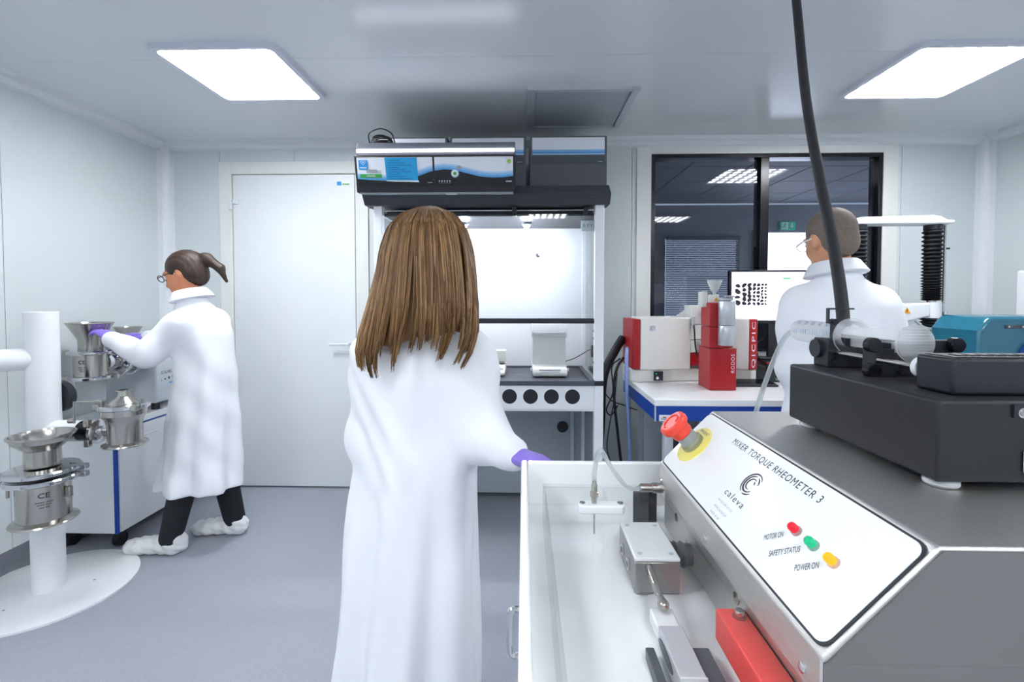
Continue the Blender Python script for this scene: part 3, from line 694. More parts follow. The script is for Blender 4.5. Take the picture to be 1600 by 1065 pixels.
B(.955, .985, 2.56, 2.62, 1.30, 1.385).build('feeder_bracket', 'offwhite', rt_, bevel=.003)
B(.985, 1.04, 2.545, 2.61, 1.324, 1.366).build('feeder_block', 'offwhite', rt_, bevel=.003)
MB().lathe([(.008,0),(.010,.014),(.018,.022),(.040,.078),(.038,.078),(.016,.024)], (1.022, 2.565, 1.366), (0,0,1), 32).build('funnel', 'shield', rt_)
MB().prism([(1.012,2.5435,1.334),(1.034,2.5435,1.334),(1.023,2.5435,1.354)], (0,-.001,0)).build('warning_label', 'orange', rt_)
B(1.02, 1.09, 2.49, 2.52, 1.336, 1.348).build('chute', 'silver', rt_, bevel=.002)
MB().lathe([(.012,0),(.028,.010),(.028,.014)], (1.075, 2.50, 1.348), (0,0,1), 20).build('chute_cup', 'silver', rt_)

# keyboard
kb = thing('keyboard', 'black computer keyboard lying behind the dosing tower', 'keyboard', (1.17, 2.66, .86))
kb.location = (1.225, 2.60, .861); ORG[kb.name] = np.array(kb.location)
MB().prism([(1.13, y, z) for y, z in ((2.62,.861),(2.62,.872),(2.735,.884),(2.735,.861))], (.27,0,0)).build('keyboard_case', 'black', kb, bevel=.003)
k0 = None
for r in range(5):
    for c in range(14):
        x = 1.144 + c*.018; y = 2.634 + r*.0205; z = .8745 + r*.0021
        if k0 is None: k0 = MB().box(x-.0075, x+.0075, y-.0085, y+.0085, z-.002, z+.005).build('key', 'blackg', kb, smooth=0); kx = (x, y, z)
        else:
            q = k0.copy(); COL.objects.link(q); q.location = k0.location + Vector((x-kx[0], y-kx[1], z-kx[2]))

# desktop computer and monitor
pc = thing('desktop_computer', 'flat black desktop computer with red digit under the monitor', 'computer', (1.56, 2.86, .861))
B(1.402, 1.70, 2.76, 2.98, .861, .979).build('case', 'blackg', pc, bevel=.004)
B(1.402, 1.70, 2.757, 2.76, .972, .979).build('red_strip', 'red', pc)
text('ThinkCentre', (1.455, 2.7595, .873), (1,0,0), (0,0,1), 'lgrey', pc, width=.065, height=.012)
B(1.586, 1.591, 2.7585, 2.7598, .937, .965).build('red_digit', 'reddigit', pc)
tag(MB().tube(catmull([(1.50, 2.83, .984), (1.53, 2.80, .985), (1.58, 2.81, .985), (1.62, 2.85, .984)]), .004, 6).build('white_cable', 'white'), 'short white cable lying on the desktop computer', 'cable')
mo = thing('monitor', 'black framed monitor showing rows of dark particle outlines', 'monitor', (1.55, 2.93, .9795))
MX0, MX1, MZ0, MZ1, MY = 1.262, 1.842, 1.190, 1.520, 2.94
B(MX0, MX1, MY, MY+.03, MZ0, MZ1).build('monitor_case', 'blackg', mo, bevel=.003)
B(MX0+.014, MX1-.014, MY-.001, MY+.002, MZ0+.022, MZ1-.012).build('screen', 'screen', mo)
B(1.505, 1.585, MY+.005, MY+.03, .99, MZ0+.02).build('stand_neck', 'black', mo, bevel=.003)
B(1.42, 1.68, 2.87, 2.97, .9795, .990).build('stand_foot', 'black', mo, bevel=.003)
sz = MY - .0016
B(MX0+.03, MX0+.22, sz, sz+.0004, 1.466, 1.472).build('toolbar', 'screen_l', mo)
B(1.585, 1.63, sz, sz+.0004, 1.464, 1.472).build('status_bar', 'screen_g', mo); B(1.63, 1.80, sz, sz+.0004, 1.464, 1.472).build('status_bar', 'screen_l', mo)
for x in range(14): B(MX0+.07+x*.010, MX0+.076+x*.010, sz, sz+.0004, 1.487, 1.492).build('menu_icon', 'screen_l', mo)
for x in range(16): B(MX0+.075+x*.011, MX0+.082+x*.011, sz, sz+.0004, 1.250, 1.254).build('scale_tick', 'screen_l', mo)
B(1.51, 1.512, sz, sz+.0004, 1.23, 1.45).build('plot_axis', 'screen_l', mo); B(1.512, 1.78, sz, sz+.0004, 1.23, 1.232).build('plot_axis', 'screen_l', mo); B(1.60, 1.602, sz, sz+.0004, 1.25, 1.455).build('plot_axis', 'screen_l', mo)
cxs = [1.312, 1.352, 1.384, 1.412, 1.438, 1.461, 1.482]; rr = [.0165, .0145, .0125, .0115, .0105, .009, .0078]; rows = [4, 5, 6, 6, 6, 7, 7]
for c in range(7):
    zz = 1.440
    for r in range(rows[c]):
        a = rr[c]*random.uniform(.85, 1.12); b = a*random.uniform(.62, .95); th = random.uniform(0, 3.14); ph = random.random()*6; zz -= (1.440-1.302)/rows[c]*.5
        P = []
        for k in range(14):
            t = 2*math.pi*k/14; q = 1 + .12*math.sin(2*t+ph) + .07*math.sin(3*t+2*ph); x = a*q*math.cos(t); y = b*q*math.sin(t)
            P.append((x*math.cos(th)-y*math.sin(th), x*math.sin(th)+y*math.cos(th)))
        plate(P, (cxs[c] + random.uniform(-.002,.002), sz+.0004, zz), (1,0,0), (0,0,1), .0006).build('particle_image', 'ink', mo, smooth=0)
        zz -= (1.440-1.302)/rows[c]*.5
tag(MB().tube(catmull([(1.60, 2.98, 1.20), (1.53, 2.985, 1.12), (1.44, 2.99, 1.05), (1.46, 2.985, .99), (1.40, 2.99, .90), (1.38, 2.99, .868)]), .005, 6).build('monitor_cable', 'rubber'), 'black cable hanging behind the monitor stand', 'cable')
tag(MB().tube(catmull([(1.48, 2.985, 1.22), (1.40, 2.99, 1.11), (1.41, 2.99, 1.05), (1.50, 2.992, 1.02), (1.62, 2.992, 1.05)]), .004, 6).build('monitor_cable', 'rubber'), 'black cable looping right of the analyser behind monitor', 'cable')

# twin-column testing machine
um = thing('testing_machine', 'white testing machine with black bellows columns behind the man', 'testing machine', (2.11, 2.76, .86))
UY = 2.76
B(1.84, 2.42, 2.63, 2.92, .862, 1.0).build('base', 'white', um, bevel=.008)
def bellows(x, z0, z1, n, sq):
    m = MB(); pr = []
    for k in range(n*2+1):
        g = (k/(n*2))**sq; pr.append((.052 if k % 2 else .036, z0 + (z1-z0)*g))
    return m.lathe([(.03, z0-.001)] + pr + [(.03, z1+.001)], (x, UY, 0), (0,0,1), 28).build('bellows', 'rubber', um, smooth=20)
for x in (1.905, 2.325):
    MB().cyl((x, UY, 1.0), (x, UY, 1.76), .022, n=20).build('column', 'steel', um)
    bellows(x, 1.335, 1.735, 24, 1.55); bellows(x, 1.01, 1.235, 14, 1.0)
    MB().cyl((x, UY, 1.735), (x, UY, 1.765), .044, n=24).build('collar', 'black', um)
    MB().cyl((x, UY, 1.235), (x, UY, 1.325), .047, n=28).build('crosshead_sleeve', 'white', um)
MB().prism([(1.86, UY-.055, z0) for z0 in ()] or [(1.87, UY-.05, 1.762), (1.885, UY-.05, 1.802), (2.29, UY-.05, 1.812), (2.33, UY-.05, 1.805), (2.365, UY-.05, 1.785), (2.405, UY-.05, 1.785), (2.405, UY-.05, 1.765), (2.36, UY-.05, 1.762)], (0,.10,0)).build('top_beam', 'white', um, bevel=.008)
MB().prism([(1.93, UY-.04, 1.31), (2.29, UY-.04, 1.32), (2.29, UY-.04, 1.245), (2.16, UY-.04, 1.215), (1.93, UY-.04, 1.22)], (0,.08,0)).build('crosshead', 'white', um, bevel=.008)
MB().prism([(2.137, UY-.0405, 1.262), (2.179, UY-.0405, 1.262), (2.158, UY-.0405, 1.296)], (0,-.001,0)).build('warning_label', 'orange', um)
B(2.156, 2.160, UY-.0425, UY-.0415, 1.270, 1.287).build('warning_mark', 'ink', um)
MB().cyl((2.392, UY, 1.0), (2.392, UY, 1.77), .0065, n=12).build('guide_rod', 'steel', um)
for z in (1.63, 1.105): MB().cyl((2.37, UY, z), (2.418, UY, z), .0055, n=10).build('stop_pin', 'black', um)
B(2.372, 2.386, UY-.02, UY+.02, 1.27, 1.315).build('clip', 'silver', um, bevel=.002)
MB().tube(catmull([(2.20, UY-.045, 1.222), (2.24, UY-.06, 1.185), (2.30, UY-.065, 1.178), (2.35, UY-.06, 1.21), (2.382, UY-.03, 1.265)]), .007, 8).build('cable', 'grey', um)

# teal hooded instrument
te = thing('hooded_instrument', 'instrument under a teal translucent hood at the right edge of the table', 'instrument', (2.5, 2.42, .86))
B(2.15, 2.95, 2.26, 2.58, .862, 1.0).build('base', 'white', te, bevel=.01)
MB().prism([(x, 2.28, z) for x, z in ((2.145,1.002),(2.145,1.195),(2.185,1.248),(2.21,1.262),(2.92,1.262),(2.92,1.002))], (0,.27,0)).build('hood', 'teal', te, bevel=.012)
B(2.262, 2.36, 2.2765, 2.281, 1.206, 1.222).build('hinge_plate', 'dgrey', te, bevel=.001)
for x in (2.278, 2.342): MB().cyl((x, 2.2775, 1.214), (x, 2.2745, 1.214), .005, n=10).build('screw', 'chrome', te)
MB().lathe([(.0,0),(.07,0),(.075,.012),(.05,.02),(0,.022)], (2.40, 2.281, 1.08), (0,-1,0), 28).build('rotor_cover', 'darkblue', te)
tag(B(2.73, 3.05, 2.63, 2.70, .861, 1.50).build('white_tower', 'white', bevel=.01), 'tall white instrument tower at far right behind the teal hood', 'instrument')

# hoses and cables between hood and table
def hose(name, pts, r, m, label, cat='cable'): return tag(MB().tube(catmull(pts, 8), r, 10).build(name, m), label, cat)
hose('ventilation_hose', [(.615, 2.95, 1.10), (.56, 2.90, 1.03), (.50, 2.86, .93), (.472, 2.84, .82), (.468, 2.86, .6), (.47, 2.95, .35), (.48, 3.02, .12)], .026, 'rubber', 'thick black hose curving down beside the fume hood', 'hose')
hose('water_hose', [(.60, 2.75, 1.06), (.585, 2.70, .98), (.585, 2.68, .80), (.60, 2.68, .55), (.605, 2.7, .3), (.60, 2.75, .02)], .010, 'hose_blue', 'pale blue hose hanging beside the lab table', 'hose')
hose('power_cable', [(.60, 2.85, .99), (.55, 2.80, .93), (.53, 2.78, .80), (.555, 2.78, .55), (.585, 2.80, .3), (.59, 2.82, .02)], .008, 'rubber', 'black power cable hanging left of the pale blue hose')
hose('power_cable', [(.59, 2.90, .98), (.535, 2.87, .93), (.54, 2.86, .78), (.50, 2.85, .68), (.53, 2.86, .64), (.57, 2.86, .70)], .004, 'rubber', 'thin black cable forming a loop beside the hood')
hose('power_cable', [(.56, 2.84, .90), (.545, 2.83, .75), (.515, 2.82, .6), (.50, 2.82, .45), (.54, 2.83, .3), (.58, 2.86, .02)], .004, 'dgrey', 'thin grey cable hanging nearest the hood leg')
hose('power_cable', [(.475, 2.90, .80), (.55, 2.95, .71), (.66, 3.0, .66), (.76, 3.02, .60), (.80, 3.02, .40), (.79, 3.02, .02)], .0035, 'rubber', 'thin black cable running under the lab table')
# vacuum unit under the table
vu = thing('vacuum_unit', 'dark vacuum unit with blue panel under the lab table', 'vacuum', (.95, 2.55, 0))
MB().prism([(.82, y, z) for y, z in ((2.42,.02),(2.40,.45),(2.46,.58),(2.70,.62),(2.72,.02))], (.34,0,0)).build('body', 'black', vu, bevel=.03, seg=4)
MB().prism([(.86, y, z) for y, z in ((2.4005,.30),(2.399,.43),(2.392,.43),(2.392,.30))], (.10,0,0)).build('panel', 'blue', vu, bevel=.003)
MB().cyl((.91, 2.393, .375), (.91, 2.385, .375), .026, n=24).build('badge', 'lgrey', vu)

# ================================================================== LEFT: CABINET, MILL, STAND WITH VESSELS
cb = thing('rolling_cabinet', 'white rolling cabinet with blue edge strips under the mill', 'cabinet', (-2.34, 2.85, 0))
CX0, CX1, CY0, CY1 = -2.515, -2.175, 2.45, 3.20
B(CX0, CX1, CY0, CY1, .085, .645).build('body', 'white', cb, bevel=.003)
B(CX0, CX1+.006, CY0-.006, CY1, .6455, .682).build('cabinet_top', 'whiteg', cb, bevel=.003)
B(CX1-.0006, CX1+.0075, CY0+.02, CY1, .640, .6455).build('edge_strip', 'blue', cb)
B(CX1-.012, CX1+.003, CY0-.003, CY0+.012, .085, .64).build('edge_strip', 'blue', cb)
for y0, y1 in ((CY0+.014, 2.80), (2.805, CY1-.005)):
    d = B(CX1-.001, CX1+.012, y0, y1, .09, .636).build('door', 'white', cb, bevel=.002)
    ym = y1 - .15 if y0 < 2.6 else y0 + .15
    MB().tube(catmull([(CX1+.012, ym-.06, .575), (CX1+.032, ym-.05, .578), (CX1+.034, ym, .582), (CX1+.032, ym+.05, .578), (CX1+.012, ym+.06, .575)]), .007, 8).build('handle', 'white', d)
for x in (-2.47, -2.205):
    for y in (2.50, 3.14):
        w = MB().cyl((x-.016, y, .036), (x+.016, y, .036), .0355, n=24).build('caster', 'rubber', cb)
        MB().box(x-.022, x+.022, y-.022, y+.022, .055, .085).build('caster_fork', 'black', w, bevel=.003)
# mill
ml = thing('impact_mill', 'grey bench-top mill housing with operating panel on the rolling cabinet', 'mill', (-2.34, 2.97, .682))
MX = -2.182
MB().prism([(x, 2.745, z) for x, z in ((-2.505,.722),(MX,.722),(MX,.96),(-2.245,1.115),(-2.275,1.135),(-2.505,1.135))], (0,.42,0)).build('housing', 'lgrey', ml, bevel=.012, seg=3)
for x in (-2.48, -2.21):
    for y in (2.775, 3.13): MB().cyl((x, y, .683), (x, y, .724), .022, n=18).build('foot', 'rubber', ml)
sx = Vector((.063, 0, -.155)).normalized()
MB().obox((-2.213 + .004, 2.93, 1.037+.003), (0,.07,0), tuple(sx*.035), (.0018*.93,0,.0018*.37)).build('display', 'grey', ml)
MB().lathe([(0,0),(.026,0),(.026,.004)][::-1], (-2.205, 2.80, 1.02), (.93,0,.37), 24).build('switch_ring', 'yellow', ml)
MB().lathe([(.012,0),(.012,.012),(.017,.014),(.016,.022),(0,.024)], (-2.203, 2.80, 1.021), (.93,0,.37), 24).build('stop_button', 'estop', ml)
text('SCALABLE LAB SYSTEM', (MX+.001, 2.785, .890), (0,1,0), (0,0,1), 'ink', ml, width=.22, height=.019)
for k in range(6):
    r = .003 + .0024*k; plate(disc(0,0,r,16), (MX, 2.79 + .004*k*k*.35 + .027*k, .852 + .004*k), (0,1,0), (0,0,1), .0012).build('size_dot', 'dgrey', ml, smooth=0)
plate(disc(0,0,.018), (MX, 2.955, .792), (0,1,0), (0,0,1), .0012).build('round_mark', 'darkblue', ml); plate(disc(0,0,.015), (MX, 2.955, .792), (0,1,0), (0,0,1), .0016).build('round_mark', 'lgrey', ml)
plate([(0,0),(.09,0),(.09,.007),(0,.007)], (MX, 2.85, .826), (0,1,0), (0,0,1), .001).build('blue_print', 'skyblue', ml, smooth=0)
plate([(0,0),(.07,0),(.07,.005),(0,.005)], (MX, 2.95, .846), (0,1,0), (0,0,1), .001).build('red_print', 'led_red', ml, smooth=0)
MB().lathe([(0,0),(.052,0),(.070,.034),(.073,.036),(.073,.038),(.068,.038),(.050,.003),(0,.003)], (-2.415, 2.83, 1.136), (0,0,1), 32).build('feed_dish', 'steel', ml)
# milling head in front of the mill
mh = thing('milling_head', 'steel milling head with CE mark and feed funnel on front of the mill', 'milling head', (-2.305, 2.46, .80))
c0 = (-2.305, 2.46)
def L_(prof, c, name, m, par, n=40): return MB().lathe(prof, (c[0], c[1], 0), (0,0,1), n).build(name, m, par, smooth=30)
L_([(.052,1.06),(.052,1.128),(.098,1.212),(.102,1.214),(.102,1.219),(.094,1.219),(.048,1.135),(.048,1.062)], c0, 'funnel', 'steel', mh)
L_([(.060,1.052),(.096,1.052),(.100,1.056),(.100,1.066),(.096,1.072),(.053,1.072)], c0, 'clamp_ring', 'chrome', mh)
L_([(.072,.935),(.072,1.052)], c0, 'chamber', 'steel', mh)
L_([(.05,.918),(.092,.918),(.096,.922),(.096,.932),(.092,.936),(.05,.936)], c0, 'clamp_ring', 'chrome', mh)
L_([(0,.795),(.054,.795),(.058,.80),(.064,.917)], c0, 'collecting_cup', 'frost', mh)
for a in (205, 25):
    for z in (1.062, .927):
        x = c0[0] + .104*math.cos(R(a)); y = c0[1] + .104*math.sin(R(a)); B(x-.014, x+.014, y-.010, y+.010, z-.012, z+.012).build('toggle', 'steel', mh, bevel=.003)
ctr = Vector((c0[0], c0[1], 0)); fd = (Vector((0,0,0)) - ctr).normalized()
ang = math.atan2(-fd.y, -fd.x)
def on_can(c, r, z, w, ha):      # frame of a label on a can facing the viewer
    d = Vector((-c[0], -c[1], 0)).normalized(); d = Matrix.Rotation(R(ha), 3, 'Z') @ d; rgt = Vector((0,0,1)).cross(d)
    return Vector((c[0], c[1], z)) + d*(r + .0008) - rgt*w/2, rgt
def bend_text(body, c, r, z, w, h, m, par, ha=0):
    o, rg = on_can(c, r, z, w, ha); t = text(body, o, rg, (0,0,1), m, par, width=w, height=h, name='engraving')
    me = t.data; off = ORG[t.name]
    for v in me.vertices:
        p = v.co + Vector(off); q = Vector((p.x - c[0], p.y - c[1], 0)); d0 = Vector((-c[0], -c[1], 0)).normalized(); d0 = Matrix.Rotation(R(ha), 3, 'Z') @ d0
        s = q.dot(Vector((0,0,1)).cross(d0)); a = s / r; dd = Matrix.Rotation(a, 3, 'Z') @ d0
        v.co = Vector((c[0] + dd.x*(r+.0008), c[1] + dd.y*(r+.0008), p.z)) - Vector(off)
    return t
bend_text('CE', c0, .072, 1.005, .030, .020, 'ink', mh, -30)
for k in range(3): bend_text('---- --', c0, .072, .985 - k*.010, .036 - .008*k, .003, 'dgrey', mh, -30)
ax = Vector((.03, .30, 0)).normalized(); q0 = Vector((-2.29, 2.52, 1.0))
MB().lathe([(.045,0),(.045,.05),(.085,.06),(.092,.068),(.092,.082),(.085,.09),(.07,.095),(.07,.12),(.092,.122),(.096,.13),(.096,.148),(.088,.156),(.06,.16),(.06,.222)], q0 + ax*.0, ax, 36).build('drive_flange', 'chrome', mh)
B(-2.262, -2.226, 2.50, 2.53, 1.075, 1.125).build('latch_bracket', 'grey', mh, bevel=.003)
# stand
st = thing('vessel_stand', 'white tubular stand with round floor plate carrying steel vessels', 'stand', (-2.196, 2.103, 0))
SX, SY = -2.196, 2.103
MB().lathe([(.333,.0005),(.333,.010),(.330,.012)], (SX, SY, 0), (0,0,1), 96).build('base_plate', 'white', st)
for a in (20, 140, 260): MB().cyl((SX+.17*math.cos(R(a)), SY+.17*math.sin(R(a)), .0121), (SX+.17*math.cos(R(a)), SY+.17*math.sin(R(a)), .0135), .005, n=10).build('screw', 'grey', st)
MB().lathe([(.060,.0121),(.060,1.284),(.057,1.287)], (SX, SY, 0), (0,0,1), 48).build('post', 'white', st)
MB().tube([(SX-.02, SY-.02, 1.075), (SX-.24, SY-.24, 1.075)], .050, 32).build('upper_arm', 'white', st)
MB().cyl((SX+.045, SY, .742), (-2.018, SY, .742), .047, n=36).build('lower_arm', 'white', st)
MB().cyl((-2.0181, SY, .742), (-1.957, SY, .742), .046, n=36).build('coupling', 'blackg', st)
MB().cyl((SX, SY+.05, .885), (SX, SY+.085, .885), .074, n=32).build('rear_knob', 'black', st)
MB().cyl((SX+.025, SY-.04, .56), (-2.115, 2.012, .56), .03, n=24).build('front_arm', 'white', st)
# vessel on the lower arm
v2 = thing('classifier_vessel', 'steel vessel with narrow necked lid on the stand side arm', 'vessel', (-1.82, 2.103, .68)); c2 = (-1.82, 2.103)
L_([(.0,.680),(.083,.680),(.088,.684),(.086,.690),(.066,.697),(.066,.78),(.071,.800),(.085,.822),(.085,.848)], c2, 'body', 'steel', v2)
L_([(.06,.848),(.092,.848),(.097,.852),(.097,.866),(.092,.870),(.06,.870)], c2, 'clamp_ring', 'chrome', v2)
L_([(.062,.870),(.058,.876),(.024,.905),(.021,.922),(.021,.925),(.031,.927),(.031,.932),(.018,.932),(.018,.92)], c2, 'lid', 'steel', v2)
MB().lathe([(.050,0),(.056,.006),(.056,.018),(.048,.024),(.024,.026),(.024,.055),(.033,.057),(.033,.085)], (-1.957, SY, .742), (1,0,0), 32).build('side_port', 'chrome', v2)
for z in (.79, .70): B(-1.958, -1.935, SY-.062, SY-.04, z-.016, z+.016).build('toggle', 'steel', v2, bevel=.003)
for a in (200, 330):
    x = c2[0] + .103*math.cos(R(a)); y = c2[1] + .103*math.sin(R(a)); B(x-.013, x+.013, y-.011, y+.011, .846, .872).build('toggle', 'steel', v2, bevel=.003)
MB().tube([(-1.87, 2.04, .872), (-1.87, 2.04, .892), (-1.985, 2.03, .889), (-1.985, 2.03, .795)], .004, 8).build('lever_bar', 'steel', v2)
MB().cyl((-1.985, 2.03, .808), (-2.005, 2.025, .808), .012, n=14).build('lever_knob', 'steel', v2)
# vessel in front of the post
v3 = thing('feed_vessel', 'steel vessel with open funnel and CE mark in front of the stand post', 'vessel', (-2.048, 1.95, .40)); c3 = (-2.048, 1.95)
L_([(.060,.64),(.060,.708),(.100,.745),(.104,.762),(.112,.765),(.112,.772),(.104,.773),(.097,.748),(.055,.705),(.055,.642)], c3, 'funnel', 'steel', v3)
for z in (.607, .574): L_([(.06,z),(.122,z),(.127,z+.005),(.127,z+.017),(.122,z+.022),(.06,z+.028 if z > .6 else z+.022)], c3, 'clamp_ring', 'chrome', v3)
L_([(.0,.397),(.108,.397),(.114,.402),(.110,.408),(.089,.418),(.089,.573)], c3, 'body', 'steel', v3)
for z in (.618, .585):
    for a in (215, 20):
        x = c3[0] + .135*math.cos(R(a)); y = c3[1] + .135*math.sin(R(a)); mb = B(x-.022, x+.022, y-.012, y+.012, z-.010, z+.012); mb.tube([(x-.02, y, z+.008), (x-.05, y-.005, z+.016)], .004, 6); mb.build('toggle', 'chrome', v3, bevel=.002)
MB().cyl((-2.14, 1.89, .52), (-2.14, 1.89, .574), .006, n=10).build('clamp_screw', 'steel', v3)
B(-1.957, -1.937, 1.95, 1.97, .50, .545).build('side_lug', 'steel', v3, bevel=.003)
bend_text('CE', c3, .089, .522, .036, .020, 'ink', v3, 0)
for k in range(3): bend_text('---- ---', c3, .089, .503 - k*.011, .055 - .012*k, .003, 'dgrey', v3, 0)

# ================================================================== NEAR: TROLLEY, RHEOMETER, SYRINGE PUMP
TZ = 1.0
tl = thing('lab_trolley', 'white lab trolley with raised rim carrying the rheometer', 'trolley', (.44, .26, 0))
TX0, TX1, TY0, TY1 = -.004, .90, -.30, .806
B(TX0+.012, TX1-.012, TY0+.012, TY1-.012, TZ-.03, TZ).build('top_plate', 'whiteg', tl)
for x0, x1, y0, y1 in ((TX0, TX0+.011, TY0, TY1), (TX1-.011, TX1, TY0, TY1), (TX0+.0112, TX1-.0112, TY1-.011, TY1), (TX0+.0112, TX1-.0112, TY0, TY0+.011)): B(x0, x1, y0, y1, TZ-.03, 1.072).build('rim', 'whiteg', tl, bevel=.003)
B(TX0+.003, TX1-.003, TY0+.003, TY1-.003, .12, TZ-.0305).build('cabinet_body', 'white', tl, bevel=.003)
MB().tube(catmull([(TX0+.003, .742, .852), (TX0-.014, .742, .852), (TX0-.018, .742, .84), (TX0-.018, .742, .79), (TX0-.014, .742, .778), (TX0+.003, .742, .778)], 5), .005, 10).build('handle', 'chrome', tl)
for x in (.05, .85):
    for y in (-.24, .74):
        w = MB().cyl((x-.014, y, .045), (x+.014, y, .045), .0445, n=24).build('caster', 'rubber', tl); B(x-.02, x+.02, y-.02, y+.02, .07, .12).build('caster_fork', 'steel', w, bevel=.003)

rh = thing('mixer_rheometer', 'stainless mixer torque rheometer with white sloping control panel', 'rheometer', (.48, .52, TZ))
RY0, RY1 = .325, .715
MB().prism([(x, RY0, z) for x, z in ((.206,1.066),(.206,1.1015),(.2835,1.180),(.76,1.180),(.76,1.066))], (0, RY1-RY0, 0)).build('casing', 'brushed', rh, bevel=.002, seg=3)
MB().prism([(x, RY0+.003, z) for x, z in ((.213,1.006),(.213,1.0658),(.755,1.0658),(.755,1.006))], (0, RY1-RY0-.006, 0)).build('lower_casing', 'brushed', rh, bevel=.001)
B(.207, .759, RY0-.0012, RY0-.0001, 1.008, 1.0985).build('end_plate', 'endface', rh)
MB().prism([(x, RY0-.0012, z) for x, z in ((.2095,1.0986),(.2855,1.1775),(.759,1.1775),(.759,1.0986))], (0, .0011, 0)).build('end_plate', 'endface', rh)
for x in (.24, .72):
    for y in (.36, .68): MB().cyl((x, y, TZ+.0003), (x, y, 1.0065), .014, n=16).build('foot', 'rubber', rh)
# control panel: right = -Y (towards the viewer), up = up the slope
PR = Vector((0,-1,0)); PU = Vector((.0775,0,.0785)).normalized(); PN = PR.cross(PU); PO = Vector((.206, 0, 1.1015))
def pp(u, v, off=0): return PO + PR*u + PU*v + PN*off       # u = -Y
VL = Vector((.0775,0,.0785)).length
def pplate(poly, off, t): return plate(poly, pp(0,0,off), PR, PU, t)
pplate(rrect(-.7125, -.3270, .0035, VL-.003, .010), .0001, .0010).build('panel_border', 'ink', rh, smooth=0)
pplate(rrect(-.7105, -.3290, .0055, VL-.005, .009), .0011, .0006).build('control_panel', 'whiteg', rh, smooth=0)
po = .0017
text('MIXER TORQUE RHEOMETER 3', pp(-.606, .0855, po), PR, PU, 'ink', rh, width=.178, height=.0098, space=1.15)
text('caleva', pp(-.5405, .0345, po), PR, PU, 'ink', rh, width=.042, height=.0078, space=1.25)
lg = MB(); lc = (-.517, .0620)
def arc(r, a0, a1, w0, w1, cx=0, cy=0, n=18):
    o = []; i = []
    for k in range(n+1):
        t = k/n; a = R(a0 + (a1-a0)*t); w = w0 + (w1-w0)*math.sin(math.pi*t); o.append((lc[0]+cx+(r+w)*math.cos(a), lc[1]+cy+(r+w)*math.sin(a))); i.append((lc[0]+cx+(r-w)*math.cos(a), lc[1]+cy+(r-w)*math.sin(a)))
    return o + i[::-1]
for r, a0, a1, w in ((.0138, 40, 250, .0010), (.0105, 95, 320, .0012), (.0105, 15, 75, .0009), (.0068, 60, 290, .0010), (.0045, 10, 70, .0008), (.0138, 265, 318, .0008)):
    o = pplate(arc(r, a0, a1, w*.3, w), po-.0002, .0005); lg.add(o.v, o.f)
lg.build('logo', 'ink', rh, smooth=0)
text('+44 (0)1258 471122', pp(-.541, .0240, po), PR, PU, 'inkgrey', rh, width=.036, height=.0030)
text('WWW.CALEVA.COM', pp(-.537, .0160, po), PR, PU, 'inkgrey', rh, width=.030, height=.0030)
text('MADE IN UK', pp(-.534, .0085, po), PR, PU, 'inkgrey', rh, width=.022, height=.0030)
ld = Matrix.Rotation(R(47), 3, PN) @ PR; lu = PN.cross(ld)
for body, u, v, w, u2, mm in (('MOTOR ON', -.4425, .0286, .0205, -.4217, 'led_red'), ('SAFETY STATUS', -.4235, .0215, .0305, -.3968, 'led_green'), ('POWER ON', -.3922, .0286, .0215, -.3713, 'led_amber')):
    text(body, pp(u, v, po), ld, lu, 'ink', rh, width=w, height=.0060, shear=.15)
    l = MB().lathe([(.0050,0),(.0050,.0022),(.0044,.0028)], pp(u2, .0553, po), PN, 20).build('indicator_bezel', 'tubec', rh)
    MB().lathe([(.0041,.0022),(.0041,.0072),(.0033,.0088),(.0018,.0097),(0,.0100)], pp(u2, .0553, po), PN, 20).build('lens', mm, l)
# emergency stop
es = MB().lathe([(.030,0),(.030,.0016),(.0285,.0022),(0,.0022)][::-1], pp(-.673, .0545, po), PN, 48).build('stop_label', 'yellow', rh)
text('EMERGENCY', pp(-.686, .0745, po+.0023), PR, PU, 'ink', es, width=.028, height=.0045)
MB().lathe([(.0165,.0022),(.0165,.008),(.0135,.009),(.0135,.024),(.012,.026)], pp(-.673, .0545, po), PN, 36).build('button_shaft', 'tubec', rh)
MB().lathe([(.0120,.0025),(.0120,.024)], pp(-.673, .0545, po), PN, 24).build('button_sleeve', 'silver', rh)
bt = MB().lathe([(.0130,.022),(.0150,.024),(.0155,.034),(.0205,.037),(.0215,.041),(.0205,.046),(.0175,.0475),(.014,.0470),(.0,.0475)], pp(-.673, .0545, po), PN, 48).build('stop_button', 'estop', rh)
MB().tube([pp(-.673, .0545, po+.0475) + (PR*math.cos(R(a)) + PU*math.sin(R(a)))*.012 for a in range(20, 300, 20)], .0009, 6).build('arrow_groove', 'redblk', bt)
for y in (.705, .533, .346):
    MB().lathe([(.0042,0),(.0040,.0015),(.0020,.0026),(0,.0027)], (.206, y, 1.078), (-1,0,0), 18).build('screw', 'chrome', rh)
for y, z in ((.612, 1.030), (.655, 1.045), (.47, 1.05)): MB().lathe([(.006,0),(.006,.001),(.0025,.0012),(.0025,.0002)], (.213, y, z), (-1,0,0), 18).build('screw', 'steel', rh)
# acrylic guard
gd = MB(); 
B(.030, .204, .345, .731, 1.0565, 1.0605).build('guard_pane', 'acryl', rh)
B(.030, .034, .345, .7265, 1.0008, 1.0562).build('guard_pane', 'acryl', rh)
B(.030, .204, .727, .731, 1.0008, 1.0562).build('guard_pane', 'acryl', rh)
B(.170, .2055, .7265, .7315, 1.002, 1.050).build('rear_bracket', 'blackg', rh)
